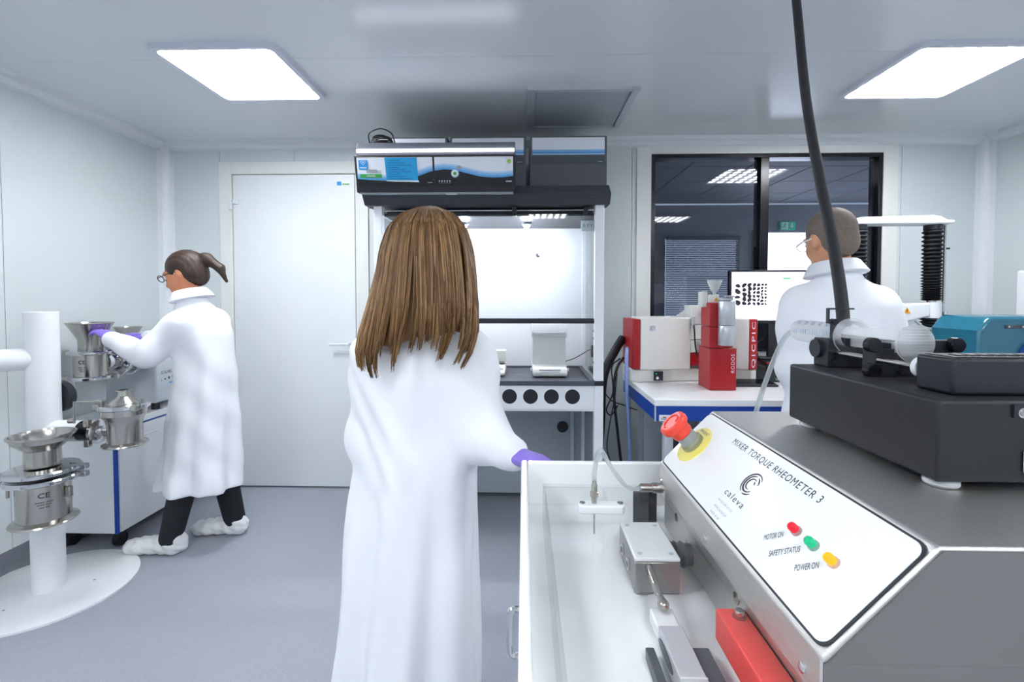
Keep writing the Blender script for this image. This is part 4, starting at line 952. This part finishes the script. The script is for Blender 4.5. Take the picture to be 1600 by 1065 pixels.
# mixing bowl block
mbk = MB(); mbk.box(.131, .184, .550, .640, 1.003, 1.0400); mbk.build('mixing_bowl', 'brushedd', rh, bevel=.001)
B(.1308, .1842, .5495, .6405, 1.0402, 1.0455).build('bowl_lid', 'whiteg', rh, bevel=.002)
for y in (.578, .612):
    MB().lathe([(.0075,0),(.0075,.003),(.004,.0031),(.004,.001)], (.131, y, 1.022), (-1,0,0), 20).build('bowl_bolt', 'chrome', rh)
for x, y in ((.139, .56), (.176, .56), (.139, .63), (.176, .63)): MB().cyl((x, y, 1.0455), (x, y, 1.0459), .003, n=14).build('lid_screw', 'lgrey', rh)
MB().lathe([(.016,0),(.016,.004),(.013,.005),(.016,.009),(.013,.013),(.016,.017),(.013,.021),(.013,.0285)], (.1845, .60, 1.023), (1,0,0), 28).build('drive_coupling', 'black', rh)
MB().tube([(.1465, .553, 1.0350), (.1467, .525, 1.0315), (.1470, .509, 1.0295), (.1470, .507, 1.0293), (.1470, .502, 1.0287), (.147, .495, 1.0280)], [.0046, .0046, .0046, .0034, .0036, .0050], 16).build('torque_arm', 'steel', rh)
MB().sphere((.147, .492, 1.0276), .0062, 18, (1,1.1,1)).build('arm_ball', 'steel', rh)
B(.134, .158, .4665, .498, 1.006, 1.0210).build('load_pad', 'whiteg', rh, bevel=.002)
lcx = MB().prism([(.1345, y, z) for y, z in ((.26,1.002),(.26,1.024),(.466,1.024),(.466,1.002))], (.0235,0,0)).build('load_cell', 'alu', rh, bevel=.001)
for y in (.44, .37): MB().prism([(.1342, y + .022*math.cos(R(a))*(1.0), 1.013 + .006*math.sin(R(a))) for a in range(0, 360, 24)], (-.0006,0,0)).build('cell_cutout', 'dgrey', lcx)
B(.1345, .158, .399, .401, 1.0242, 1.0246).build('score_line', 'white', rh)
B(.1325, .1342, .26, .395, 1.003, 1.02).build('cell_cover', 'frost', rh)
B(.118, .1265, .26, .452, 1.0005, 1.012).build('guide_rail', 'dgrey', rh, bevel=.001)
B(.162, .178, .26, .45, 1.0005, 1.014).build('guide_rail', 'dgrey', rh, bevel=.001)
rb = B(.186, .2125, .335, .455, 1.020, 1.050).build('safety_switch', 'redblk', rh, bevel=.0015)
B(.1895, .196, .4552, .4558, 1.030, 1.043).build('switch_slot', 'red', rb)
for y in (.442, .355):
    MB().cyl((.203, y, 1.0502), (.203, y, 1.0508), .0062, n=18).build('bolt_recess', 'red', rb); MB().lathe([(.0040,0),(.0042,.005),(.0038,.0062),(0,.0062)], (.203, y, 1.0505), (0,0,1), 18).build('bolt', 'chrome', rb)
# liquid port on the guard
MB().prism([(x, y, 1.0607) for x, y in rrect(.074, .137, .627, .646, .008)], (0,0,.011)).build('port_bar', 'white', rh, bevel=.0015)
for x in (.080, .131): MB().lathe([(.0042,0),(.0040,.0014),(0,.002)], (x, .637, 1.0718), (0,0,1), 16).build('port_screw', 'chrome', rh)
MB().lathe([(.0012,1.030),(.0012,1.072),(.0038,1.0722),(.0040,1.080),(.0055,1.081),(.0055,1.087),(.0042,1.088),(.0042,1.096),(.0025,1.102)], (.096, .637, 0), (0,0,1), 20).build('needle_fitting', 'steel', rh)
MB().tube(catmull([(.096,.637,1.098), (.097,.640,1.115), (.1015,.648,1.134), (.107,.655,1.139), (.113,.662,1.130), (.128,.672,1.104), (.146,.685,1.080), (.160,.694,1.0685), (.172,.70,1.068)], 8), .0032, 10).build('feed_tube', 'tubec', rh)
MB().lathe([(.0045,0),(.0062,.002),(.0062,.018),(.0075,.019),(.0075,.034)], (.172, .70, 1.068), (1,0,0), 24).build('feed_connector', 'steel', rh)

# syringe pump
pu_ = thing('syringe_pump', 'black syringe pump standing on the stainless rheometer', 'syringe pump', (.47, .54, 1.18))
B(.362, .60, .419, .652, 1.188, 1.2605).build('body', 'pumpblk', pu_, bevel=.003)
for x in (.380, .582):
    for y in (.436, .63): MB().lathe([(.012,0),(.0135,.002),(.0135,.0078)], (x, y, 1.1803), (0,0,1), 24).build('foot', 'plastic_w', pu_)
MB().prism([(.392,.440,1.2606),(.60,.440,1.2606),(.60,.482,1.2606),(.392,.482,1.2606)], (0,0,.034)).build('motor_cover', 'black', pu_, bevel=.003)
B(.397, .60, .444, .478, 1.2947, 1.2955).build('keypad', 'blackg', pu_, bevel=.0005)
for k in range(12): B(.41 + .012*k, .418 + .012*k, .455, .466, 1.2956, 1.2962).build('key', 'black', pu_)
MB().cyl((.4317, .419, 1.2505), (.4317, .4165, 1.2505), .0045, n=18).build('screw', 'chrome', pu_); MB().cyl((.4317, .4165, 1.2505), (.4317, .4155, 1.2505), .0030, n=12).build('screw', 'steel', pu_)
B(.424, .60, .4170, .4189, 1.246, 1.258).build('rear_bracket', 'black', pu_)
hg = B(.4335, .60, .4165, .4189, 1.198, 1.2165).build('connector_plate', 'chrome', pu_, bevel=.001)
for x in (.4375, .4450): MB().sphere((x, .4160, 1.2055), .0026, 12).build('plate_screw', 'steel', hg)
# syringe cradle
MB().prism([(.392,.660,z) if 0 else (x,.648,z) for x, z in ((.392,1.2606),(.392,1.297),(.404,1.297),(.404,1.290),(.412,1.290),(.412,1.298),(.438,1.298),(.450,1.288),(.450,1.2606))], (0,-.03,0)).build('cradle', 'black', pu_, bevel=.001)
MB().cyl((.388, .64, 1.283), (.392, .64, 1.283), .012, n=24).build('cradle_knob', 'black', pu_)
B(.404, .409, .628, .634, 1.290, 1.318).build('clamp_post', 'black', pu_)
cbk = MB()
for a, b in (((.398,.629,1.3165),(.440,.633,1.3185)), ((.398,.629,1.3345),(.432,.633,1.3365)), ((.398,.629,1.3185),(.4005,.633,1.3345))): cbk.box(a[0], b[0], a[1], b[1], a[2], b[2])
cbk.build('clamp_bracket', 'black', pu_)
MB().cyl((.4065, .6265, 1.3187), (.4065, .6355, 1.3187), .004, n=12).build('clamp_nut', 'blackg', pu_)
for x, z in ((.402, 1.280), (.436, 1.276)):
    MB().cyl((x, .482, z), (x, .622, z), .003, n=14).build('guide_rod', 'steel', pu_)
MB().lathe([(.0105,0),(.0105,.006),(.008,.009)], (.402, .482, 1.280), (0,1,0), 24).build('rod_collar', 'plastic_w', pu_)
MB().lathe([(.004,0),(.004,.001),(.0015,.0012)], (.3985, .6178, 1.270), (0,-1,0), 14).build('cradle_screw', 'chrome', pu_)
# pusher block with knurled knobs
B(.398, .424, .545, .565, 1.2606, 1.292).build('pusher_block', 'black', pu_, bevel=.001)
B(.404, .49, .550, .556, 1.2606, 1.302).build('pusher_plate', 'black', pu_, bevel=.001)
for x, z in ((.3965, 1.2965), (.3965, 1.267), (.489, 1.2965)): MB().lathe([(.0075,0),(.0085,.001),(.0085,.009),(.0075,.010)], (x, .542, z), (0,1,0), 16).build('knurled_knob', 'blackg', pu_, smooth=15)
MB().cyl((.4255, .549, 1.266), (.4255, .540, 1.2665), .0022, n=10).build('pin', 'chrome', pu_)
# syringe
sy = thing('syringe', 'large clear plastic syringe with blue scale lying in the pump', 'syringe', (.42, .62, 1.282))
SXc, SZc = .421, 1.3005
MB().lathe([(.003,.745),(.004,.738),(.012,.735),(.0155,.730),(.0160,.726),(.0160,.619),(.0235,.618),(.0235,.6155),(.0145,.6155),(.0145,.725),(.006,.731)], (SXc, 0, SZc), (0,1,0), 36).build('barrel', 'syr', sy)
MB().lathe([(.0142,.640),(.0142,.655),(.008,.662),(0,.663)], (SXc, 0, SZc), (0,1,0), 28).build('piston', 'syr', sy)
pl_ = MB(); pl_.box(SXc-.0012, SXc+.0012, .520, .640, SZc-.0125, SZc+.0125); pl_.box(SXc-.0125, SXc-.0013, .520, .640, SZc-.0012, SZc+.0012); pl_.box(SXc+.0013, SXc+.0125, .520, .640, SZc-.0012, SZc+.0012)
pl_.build('plunger_rod', 'syr', sy); MB().lathe([(.0205,.5175),(.0205,.5198)], (SXc, 0, SZc), (0,1,0), 36).build('thumb_rest', 'syr', sy)
for k in range(11):
    zz = -.016 + .0032*k; hw = math.sqrt(max(.0195**2 - zz*zz, 1e-6)); B(SXc-hw, SXc+hw, .5168, .5176, SZc+zz-.0005, SZc+zz+.0005).build('ridge', 'syr', sy)
for k, n in enumerate(('10', '20', '30', '40', '50', '60')):
    y = .716 - k*.016; d = Vector((-.80, 0, .6)).normalized(); u = Vector((.6, 0, .8))
    text(n, Vector((SXc, y, SZc)) + d*.0164 + u*.001, (0,-1,0), u, 'darkblue', sy, height=.0055, name='scale_number')
    for j in range(3): MB().tube([Vector((SXc, y + .005 - j*.005, SZc)) + Vector((-math.cos(R(a)), 0, math.sin(R(a))))*.01625 for a in (-8, 4, 14)], .0003, 4).build('scale_mark', 'hose_blue', sy)
tag(MB().tube(catmull([(.421,.744,1.300), (.418,.752,1.296), (.405,.750,1.282), (.385,.742,1.245), (.368,.736,1.205), (.355,.735,1.16), (.34,.737,1.10), (.325,.74,1.03), (.315,.745,1.004)], 8), .0036, 10).build('syringe_tube', 'tubec'), 'clear tube running down from the syringe tip behind rheometer', 'tube')
# thick cable from the ceiling
tag(MB().tube(catmull([(.735,1.42,ZC), (.70,1.30,2.27), (.665,1.20,2.10), (.625,1.08,1.80), (.592,.97,1.59), (.565,.88,1.44), (.525,.79,1.31), (.50,.755,1.20), (.49,.745,1.10), (.488,.74,1.004)], 8), .0098, 14).build('ceiling_cable', 'rubber'), 'thick black cable hanging from the ceiling to the rheometer', 'cable')

gl_ = MB().lathe([(.028,0),(.028,.006),(.016,.012),(.0135,.03)], (.735, 1.42, ZC), (-.2,-.55,-1), 24); tag(gl_.build('cable_gland', 'dgrey'), 'dark cable gland where the thick cable meets the ceiling', 'gland')
# ================================================================== PEOPLE
def rotz(a): c, s = math.cos(a), math.sin(a); return np.array([[c,-s,0],[s,c,0],[0,0,1]])
def rotx(a): c, s = math.cos(a), math.sin(a); return np.array([[1,0,0],[0,c,-s],[0,s,c]])
def roty(a): c, s = math.cos(a), math.sin(a); return np.array([[c,0,s],[0,1,0],[-s,0,c]])
def head_ops(c, Rm, k=1.0):            # a head facing local -y, centre c, orientation Rm
    c = np.array(c, float); T = lambda p: c + Rm @ (np.array(p, float)*k); E_ = lambda p, r: ell(T(p), np.array(r)*k, Rm); K = lambda p, q, a, b=None: cap(T(p), T(q), a*k, (a if b is None else b)*k)
    return [('+', E_((0,.012,.028), (.076,.094,.088)), 0), ('+', E_((0,-.030,-.035), (.058,.064,.075)), .035), ('+', E_((0,-.058,-.088), (.026,.022,.022)), .03),
            ('+', E_((.034,-.062,-.028), (.024,.02,.024)), .02), ('+', E_((-.034,-.062,-.028), (.024,.02,.024)), .02),
            ('+', K((0,-.088,.008), (0,-.108,-.032), .007, .012), .012), ('+', E_((.009,-.100,-.036), (.009,.010,.008)), .006), ('+', E_((-.009,-.100,-.036), (.009,.010,.008)), .006),
            ('+', E_((0,-.084,.030), (.052,.014,.013)), .015), ('-', E_((.031,-.098,.008), (.018,.014,.012)), .01), ('-', E_((-.031,-.098,.008), (.018,.014,.012)), .01),
            ('+', E_((0,-.093,-.060), (.023,.010,.006)), .006), ('+', E_((0,-.091,-.070), (.020,.010,.006)), .006),
            ('+', E_((.078,.008,-.005), (.010,.022,.032)), .008), ('+', E_((-.078,.008,-.005), (.010,.022,.032)), .008)], T
def limb(pts, rads, k=.02): return [('+', cap(a, b, r0, r1), k) for a, b, r0, r1 in zip(pts, pts[1:], rads, rads[1:])]
def bbox_of(pts, m): P = np.array(pts); return P.min(0) - m, P.max(0) + m
def hand_ops(w, d, n, side, curl=.35, spread=1.0, infl=0.0):     # w wrist, d finger direction, n back-of-hand normal, side: +1 thumb on n x d
    w = np.array(w, float); d = np.array(Vector(d).normalized()); n = np.array(n, float); n = n - d*(n @ d); n /= np.linalg.norm(n); t = np.cross(n, d)*side
    P = lambda a, b, c: w + d*a + t*b + n*c
    ops = [('+', cap(P(-.03,0,0), P(.012,0,0), .026+infl, .024+infl), 0), ('+', ell(P(.050,0,0), (.046,.040,.016), np.stack([d,t,n],1)), .02)]; tips = [P(-.03,0,0)]
    for b, L, r in ((.027,.078,.0086), (.009,.088,.009), (-.010,.082,.0086), (-.027,.064,.0076)):
        p = P(.078 - abs(b)*.35, b, 0); a = 0; segs = [p]
        for s_, f_ in ((.45, 1.0), (.30, 1.3), (.25, .9)):
            a += curl*f_; p = p + (d*math.cos(a) - n*math.sin(a) + t*b*2.2*spread)*L*s_; segs.append(p)
        ops += limb(segs, [r+.001+infl, r+infl, r-.0005+infl, r-.0015+infl], .004); tips += segs
    p0 = P(.018,.026,-.004); p1 = P(.046,.052,-.010); p2 = P(.074,.060,-.020); p3 = P(.094,.056,-.030)
    ops += limb([p0,p1,p2,p3], [.013+infl,.011+infl,.0098+infl,.0085+infl], .008); tips += [p3]
    return ops, tips
def glove(name, parent, m, *a, **k):
    ops, tips = hand_ops(*a, **k); lo, hi = bbox_of(tips, .035)
    return implicit(name, ops, lo, hi, .0032, m, parent, 1)
def folds(n, amp, z0, z1, ph=0, tw=1.5):    # vertical folds that deepen from z1 down to z0
    def f(a, z):
        g = np.clip((z1 - z)/(z1 - z0), 0, 1); return amp*g*(np.sin(n*a + ph + tw*z) + .5*np.sin((n*2-1)*a + 2.1*ph - 2*z) )
    return f
def wrinkle(pts, amp, k, ph=0):
    pts = np.array(pts, float); d = pts[-1] - pts[0]; d /= np.linalg.norm(d)
    return lambda P: amp*np.sin(((P - pts[0]) @ d)*k + ph + 9*P[:,0] - 7*P[:,1])*.5 + amp*.5*np.sin(P[:,2]*k*.7 + 21*P[:,0] + 13*P[:,1] + ph)
def shoe(parent, heel, toe, name='shoe_cover', m='shoecover'):
    h = np.array(heel, float); t = np.array(toe, float); d = t - h; L = np.linalg.norm(d); d /= L; s = np.array([-d[1], d[0], 0]); Rm = np.stack([d, s, [0,0,1]], 1)
    P = lambda a, b, c: h + d*a + s*b + np.array([0,0,c])
    ops = [('+', ell(P(.05,0,.045), (.066,.048,.05), Rm), 0), ('+', ell(P(.12,0,.045), (.10,.044,.045), Rm), .03), ('+', ell(P(L-.065,0,.035), (.085,.056,.038), Rm), .04), ('+', ell(P(.055,0,.085), (.055,.045,.03), Rm), .03),
           ('d', lambda Q: .0025*np.sin(Q[:,0]*110 + 30*Q[:,2]) + .0022*np.sin(Q[:,1]*130 + 60*Q[:,2] + 1) + .0018*np.sin(Q[:,2]*170 + Q[:,0]*60), 0), ('&', lambda Q: .004 - Q[:,2], .0)]
    lo = np.minimum(h, t) - .09; hi = np.maximum(h, t) + .09; lo[2] = -.012; hi[2] = .15
    return implicit(name, ops, lo, hi, .006, m, parent, 1)
def strands(hull, n, seg, r, seed=1, locks=46):     # hair gathered in locks following hull(theta, t, lift)
    b = MB(); rg = random.Random(seed); lk = [(rg.uniform(-1, 1), rg.uniform(.86, 1.04), rg.uniform(-.05, .05), rg.uniform(0, 6.28), rg.uniform(-.002, .006)) for _ in range(locks)]
    for i in range(n):
        lth, lt, dr_, ph, ll = lk[i % locks]; o = rg.uniform(-.075, .075); t0 = rg.uniform(0, .18); t1 = lt*rg.uniform(.84, 1.0); lift = ll + rg.uniform(-.003, .003); pts = []; rr = []
        for k in range(seg + 1):
            t = t0 + (t1 - t0)*k/seg; p = hull(lth + o*(1 - .72*t*t) + dr_*t*t + .025*math.sin(4*t + ph)*t, t, lift + .004*math.sin(5*t + ph)*min(1, t*3)); pts.append(p); rr.append(r*(.25 + .75*math.sin(math.pi*min(1, .15 + .80*k/seg))))
        b.tube(pts, rr, 3)
    return b

# ---------------- woman with long hair, seen from behind
p1 = thing('person', 'person with long brown hair in white lab coat, seen from behind', 'person', (-.28, 1.24, 0)); 
del_later = p1
hc = (-.245, 1.255, 1.445); HR = rotz(R(160)) @ rotx(R(14))
ho, T1 = head_ops(hc, HR)
ops = ho + limb([(-.25,1.25,1.40), (-.258,1.235,1.27)], [.05,.06], .03) + limb([(-.26,1.23,1.15), (-.27,1.235,1.0), (-.28,1.245,.85)], [.075,.08,.09], .02)
ra = [(-.135,1.225,1.200), (-.098,1.175,1.005), (-.035,1.085,.990)]; la = [(-.385,1.225,1.200), (-.395,1.235,.985), (-.36,1.40,.935)]
ops += limb([(-.26,1.23,1.18)]+ra, [.04,.040,.032,.020], .02) + limb([(-.26,1.23,1.18)]+la, [.04,.040,.032,.020], .02)
for s_, y in ((-1, 1.16), (1, 1.32)):
    ops += limb([(-.29+.06*s_, 1.24, .86), (-.295+.07*s_, y*.4+1.24*.6, .40), (-.30+.085*s_, y, .10)], [.075,.052,.040], .03)
b1 = implicit('body', ops, (-.56,.95,.03), (.08,1.52,1.62), .011, 'skin', p1, 2)
secs = [(.20,-.315,1.235,.190,.180), (.45,-.305,1.235,.182,.165), (.70,-.292,1.235,.172,.150), (.88,-.282,1.235,.160,.135), (1.02,-.272,1.235,.156,.126), (1.14,-.266,1.230,.170,.122), (1.21,-.262,1.230,.168,.110), (1.255,-.260,1.232,.128,.090), (1.30,-.256,1.240,.084,.076), (1.335,-.254,1.245,.074,.070), (1.365,-.252,1.247,.072,.068)]
cops = [('+', loft(secs, folds(6, .019, .25, 1.12, .7, 2.2)), 0)]
cops += limb(ra, [.066,.058,.046], .045) + limb(la, [.066,.056,.048], .045)
cops += [('d', lambda P: .0028*np.sin(P[:,2]*34 + 26*P[:,0] + 5*np.sin(P[:,0]*17 + P[:,2]*6)) * np.clip((P[:,2]-.7)*4, 0, 1) + .004*np.sin(P[:,2]*9 + P[:,0]*34 - 5*P[:,1]), 0)]
lc1 = implicit('lab_coat', cops, (-.58,.96,.16), (.08,1.53,1.40), .0085, 'coat', p1, 2)
glove('glove', p1, 'glove', (-.030,1.080,.990), (.62,-.34,-.05), (.05,.1,.96), 1, curl=.30, infl=.001)
glove('glove', p1, 'glove', (-.362,1.415,.932), (.35,.9,-.05), (0,.05,1), 1, curl=.35, infl=.001)
for s_, y in ((-1, 1.16), (1, 1.32)):
    implicit('trouser_leg', limb([(-.29+.05*s_, 1.24, .62), (-.295+.07*s_, y*.4+1.24*.6, .36), (-.30+.085*s_, y, .09)], [.08,.068,.058], .02), (-.56,1.03,.03), (-.06,1.48,.92), .012, 'trouser', p1, 1)
    shoe(p1, (-.30+.085*s_, y-.06, 0), (-.30+.085*s_+.03, y+.22, 0))
# hair
ZS = [1.15,1.18,1.22,1.27,1.33,1.40,1.47,1.53,1.567,1.586]
RX = [.075,.100,.120,.130,.128,.120,.111,.094,.062,.016]; RY = [.03,.04,.05,.068,.093,.113,.123,.113,.074,.02]
CX = [-.275,-.270,-.262,-.252,-.245,-.245,-.247,-.247,-.247,-.247]; CY = [1.105,1.11,1.12,1.14,1.165,1.20,1.225,1.235,1.24,1.24]
hh = [('+', ell((-.247,1.235,1.466), (.096,.108,.106), HR), 0), ('+', loft([(z, cx, cy, rx*.86, ry*.80) for z, rx, ry, cx, cy in zip(ZS, RX, RY, CX, CY)]), .03), ('-', ell(T1((0,-.105,-.035)), (.070,.062,.095), HR), .02),
      ('-', lambda P: (P[:,2] - np.interp((P[:,0]+.25)/.13, [-1,-.5,.2,.6,1], [1.235,1.235,1.265,1.275,1.245]))*.8, .01)]
hm_v, hm_f = nets(hh, (-.46,1.02,1.12), (-.05,1.40,1.62), .0075)
hb = MB(); hb.v = [tuple(p) for p in hm_v.tolist()]; hb.f = [tuple(q) for q in hm_f.tolist()]
def hull1(th, t, lift):
    a = th*1.5                       # 0 = straight at the viewer
    ze = np.interp(th, [-1,-.6,.2,.55,1], [1.195,1.165,1.205,1.225,1.185])
    z = 1.586 - (1.586 - ze)*t**1.15
    I = lambda L_: float(np.interp(z, ZS, L_)); fl_ = max(0, t-.7)*.05*th
    return Vector((I(CX) + fl_ + (I(RX)+lift)*math.sin(a), I(CY) - (I(RY)+lift)*math.cos(a), z))
nh = len(hb.f); sb = strands(hull1, 2800, 12, .0018, 3); hb.add(sb.v, sb.f)
ha = hb.build('hair', 'hair1', p1, smooth=180)
for mm in ('hair1d', 'hair1l'): ha.data.materials.append(M[mm])
per = 12*3 + 2; rgh = random.Random(5); mi = [1]*nh
for i in range(2800): mi += [rgh.choice((0, 0, 0, 1, 1, 2, 2))]*per
ha.data.polygons.foreach_set('material_index', mi)

# ---------------- woman at the mill, facing left
p2 = thing('person', 'person with dark tied hair in white lab coat at the mill', 'person', (-1.75, 2.52, 0))
hc2 = (-1.815, 2.50, 1.475); HR2 = rotz(R(-82)) @ rotx(R(20)); ho, T2 = head_ops(hc2, HR2, .97)
ops = ho + limb([(-1.795,2.50,1.43), (-1.783,2.503,1.34), (-1.755,2.51,1.22)], [.05,.048,.05], .03) + limb([(-1.74,2.51,1.17), (-1.72,2.52,1.0), (-1.715,2.525,.85)], [.07,.08,.09], .02)
r2 = [(-1.755,2.37,1.225), (-1.90,2.33,1.06), (-2.12,2.39,1.135)]; l2 = [(-1.755,2.65,1.225), (-1.92,2.67,1.07), (-2.10,2.60,1.12)]
ops += limb([(-1.745,2.51,1.19)]+r2, [.04,.040,.034,.022], .02) + limb([(-1.745,2.51,1.19)]+l2, [.04,.040,.034,.022], .02)
LEG2 = [((-1.72,2.47,.86), (-1.78,2.455,.50), (-1.865,2.425,.10)), ((-1.715,2.58,.86), (-1.705,2.60,.50), (-1.655,2.64,.10))]
for g in LEG2: ops += limb(g, [.072,.052,.04], .03)
implicit('body', ops, (-2.18,2.2,.03), (-1.52,2.82,1.62), .011, 'skin2', p2, 2)
secs = [(.32,-1.765,2.525,.195,.185), (.50,-1.755,2.525,.185,.175), (.72,-1.735,2.52,.170,.165), (.92,-1.722,2.518,.150,.155), (1.05,-1.722,2.515,.140,.150), (1.16,-1.735,2.512,.138,.165), (1.235,-1.748,2.51,.120,.160), (1.285,-1.758,2.508,.098,.110), (1.32,-1.768,2.505,.082,.082), (1.355,-1.778,2.503,.074,.072)]
cops = [('+', loft(secs, folds(6, .016, .35, 1.12, 2.2, 2.0)), 0)] + limb(r2, [.066,.060,.046], .045) + limb(l2, [.066,.060,.046], .045)
cops += [('d', lambda P: .0022*np.sin(P[:,2]*30 + 30*P[:,0] + 12*P[:,1]) + .0035*np.sin(P[:,2]*8 + P[:,0]*34 - 18*P[:,1]), 0)]
implicit('lab_coat', cops, (-2.20,2.2,.28), (-1.50,2.83,1.42), .0095, 'coat', p2, 2)
glove('glove', p2, 'glove', (-2.118,2.388,1.136), (-.85,.25,.45), (-.3,.1,.95), -1, curl=.30, infl=.001)
glove('glove', p2, 'glove', (-2.096,2.602,1.121), (-.95,-.25,.30), (-.2,.0,1), 1, curl=.30, infl=.001)
for g in LEG2:
    implicit('trouser_leg', limb(((g[1][0]*.9+-1.745*.1, g[1][1]*.9+2.522*.1, .50), (g[2][0], g[2][1], .085)), [.070,.055], .02), (-2.0,2.28,.03), (-1.5,2.78,.87), .011, 'trouser', p2, 1)
shoe(p2, (-1.80,2.43,0), (-2.10,2.425,0)); shoe(p2, (-1.595,2.64,0), (-1.885,2.635,0))
TT = lambda p: T2(p)
MB().lathe([(.104,-.052),(.108,-.050),(.085,-.006),(.078,.0),(.072,-.002),(.074,-.03)], (-1.790,2.502,1.392), (-.22,0,1), 40).build('collar', 'coat', p2)
implicit('hair', [('+', ell(TT((0,.022,.038)), (.084,.098,.090), HR2), 0), ('+', ell(TT((0,.06,-.02)), (.07,.055,.065), HR2), .03), ('-', ell(TT((0,-.125,-.045)), (.085,.088,.10), HR2), .015),
    ('+', ell(TT((0,.125,.045)), (.034,.036,.034), HR2), .012), ('+', cap(TT((0,.14,.04)), TT((0,.185,-.03)), .028, .022), .02), ('+', cap(TT((0,.185,-.03)), TT((0,.19,-.11)), .022, .008), .015),
    ('d', lambda P: .0012*np.sin(330*P[:,1] + 60*P[:,2]), 0)], (-1.95,2.36,1.30), (-1.56,2.64,1.64), .006, 'hair2', p2, 1)
g = MB()
for s_ in (-1, 1): g.tube([TT((.033*s_,-.108,.010)) + HR2 @ np.array([.026*math.cos(a), 0, .018*math.sin(a)]) for a in np.linspace(0, 6.283, 20, endpoint=False)], .0024, 6, closed=True); g.tube([TT((.058*s_,-.105,.014)), TT((.080*s_,-.05,.014)), TT((.083*s_,.01,.010))], .0022, 6)
g.tube([TT((-.008,-.110,.014)), TT((.008,-.110,.014))], .002, 6); g.build('glasses', 'ink', p2)
for s_ in (-1, 1): MB().sphere(TT((.031*s_,-.083,.008)), .0105, 14).build('eye', 'eye', p2)

# ---------------- man at the monitor, seen from behind
p3 = thing('person', 'person with short grey hair in white lab coat facing the monitor', 'person', (1.29, 1.97, 0))
hc3 = (1.262, 1.99, 1.585); HR3 = rotz(R(187)) @ rotx(R(12)) @ roty(R(5)); ho, T3 = head_ops(hc3, HR3, 1.04)
ops = ho + limb([(1.267,1.985,1.54), (1.275,1.978,1.46), (1.28,1.965,1.30)], [.058,.058,.055], .03) + limb([(1.285,1.965,1.26), (1.29,1.965,1.1), (1.29,1.97,.9)], [.08,.09,.10], .02)
r3 = [(1.45,1.965,1.315), (1.48,1.97,1.06), (1.36,2.14,.985)]; l3 = [(1.135,1.965,1.315), (1.135,1.99,1.06), (1.25,2.12,.985)]
ops += limb([(1.29,1.965,1.28)]+r3, [.05,.045,.038,.026], .02) + limb([(1.29,1.965,1.28)]+l3, [.05,.045,.038,.026], .02)
for q3 in (r3, l3):
    o_, _ = hand_ops(q3[2], (-.1 if q3 is r3 else .1, .9, -.25), (0,.2,1), 1 if q3 is r3 else -1, curl=.3); ops += [('+', f_, max(k_, .004)) for _, f_, k_ in o_]
for s_ in (-1, 1): ops += limb([(1.29+.09*s_, 1.97, .92), (1.29+.10*s_, 1.965, .50), (1.29+.10*s_, 1.95, .09)], [.09,.065,.048], .03)
implicit('body', ops, (.98,1.8,.03), (1.60,2.45,1.76), .0095, 'skin', p3, 2)
secs = [(.40,1.29,1.965,.210,.165), (.62,1.29,1.965,.205,.16), (.85,1.29,1.965,.20,.15), (1.05,1.29,1.965,.198,.145), (1.22,1.29,1.96,.205,.14), (1.32,1.288,1.958,.195,.125), (1.385,1.285,1.960,.140,.10), (1.43,1.281,1.966,.088,.082), (1.465,1.277,1.975,.080,.080)]
cops = [('+', loft(secs, folds(5, .010, .4, 1.1, 1.1, 2.0)), 0)] + limb(r3, [.078,.068,.052], .05) + limb(l3, [.078,.068,.052], .05)
cops += [('d', lambda P: .0032*np.sin(P[:,2]*36 + 15*P[:,0] + 10*P[:,1]) + .004*np.sin(P[:,2]*14 - P[:,0]*24), 0)]
implicit('lab_coat', cops, (.96,1.76,.36), (1.62,2.34,1.53), .009, 'coat', p3, 2)
for s_ in (-1, 1):
    implicit('trouser_leg', limb([(1.29+.09*s_, 1.97, .86), (1.29+.10*s_, 1.965, .50), (1.29+.10*s_, 1.95, .085)], [.085,.075,.06], .02), (1.0,1.78,.03), (1.58,2.16,.99), .012, 'trouser', p3, 1)
    shoe(p3, (1.29+.10*s_, 1.885, 0), (1.29+.115*s_, 2.185, 0))
T_ = T3
MB().lathe([(.112,-.055),(.116,-.052),(.090,-.006),(.083,.0),(.078,-.002),(.080,-.03)], (1.273,1.982,1.496), (-.05,.15,1), 40).build('collar', 'coat', p3)
implicit('hair', [('+', ell(T_((0,.016,.034)), (.0825,.1015,.0945), HR3), 0), ('+', ell(T_((0,.055,-.03)), (.060,.055,.055), HR3), .03), ('-', ell(T_((0,-.125,-.03)), (.10,.080,.105), HR3), .012), ('-', ell(T_((.082,.0,-.022)), (.02,.03,.042), HR3), .008), ('-', ell(T_((-.082,.0,-.022)), (.02,.03,.042), HR3), .008),
    ], (1.12,1.84,1.44), (1.40,2.14,1.76), .0055, 'hair3', p3, 1)
g = MB()
for s_ in (-1, 1): g.tube([T_((.033*s_,-.110,.010)) + HR3 @ np.array([.028*math.cos(a), 0, .019*math.sin(a)]) for a in np.linspace(0, 6.283, 20, endpoint=False)], .0022, 6, closed=True); g.tube([T_((.060*s_,-.108,.014)), T_((.084*s_,-.05,.014)), T_((.088*s_,.01,.010))], .0032, 6)
g.tube([T_((-.008,-.112,.014)), T_((.008,-.112,.014))], .002, 6); g.build('glasses', 'plastic_w', p3)
for s_ in (-1, 1): MB().sphere(T_((.031*s_,-.083,.008)), .0105, 14).build('eye', 'eye', p3)
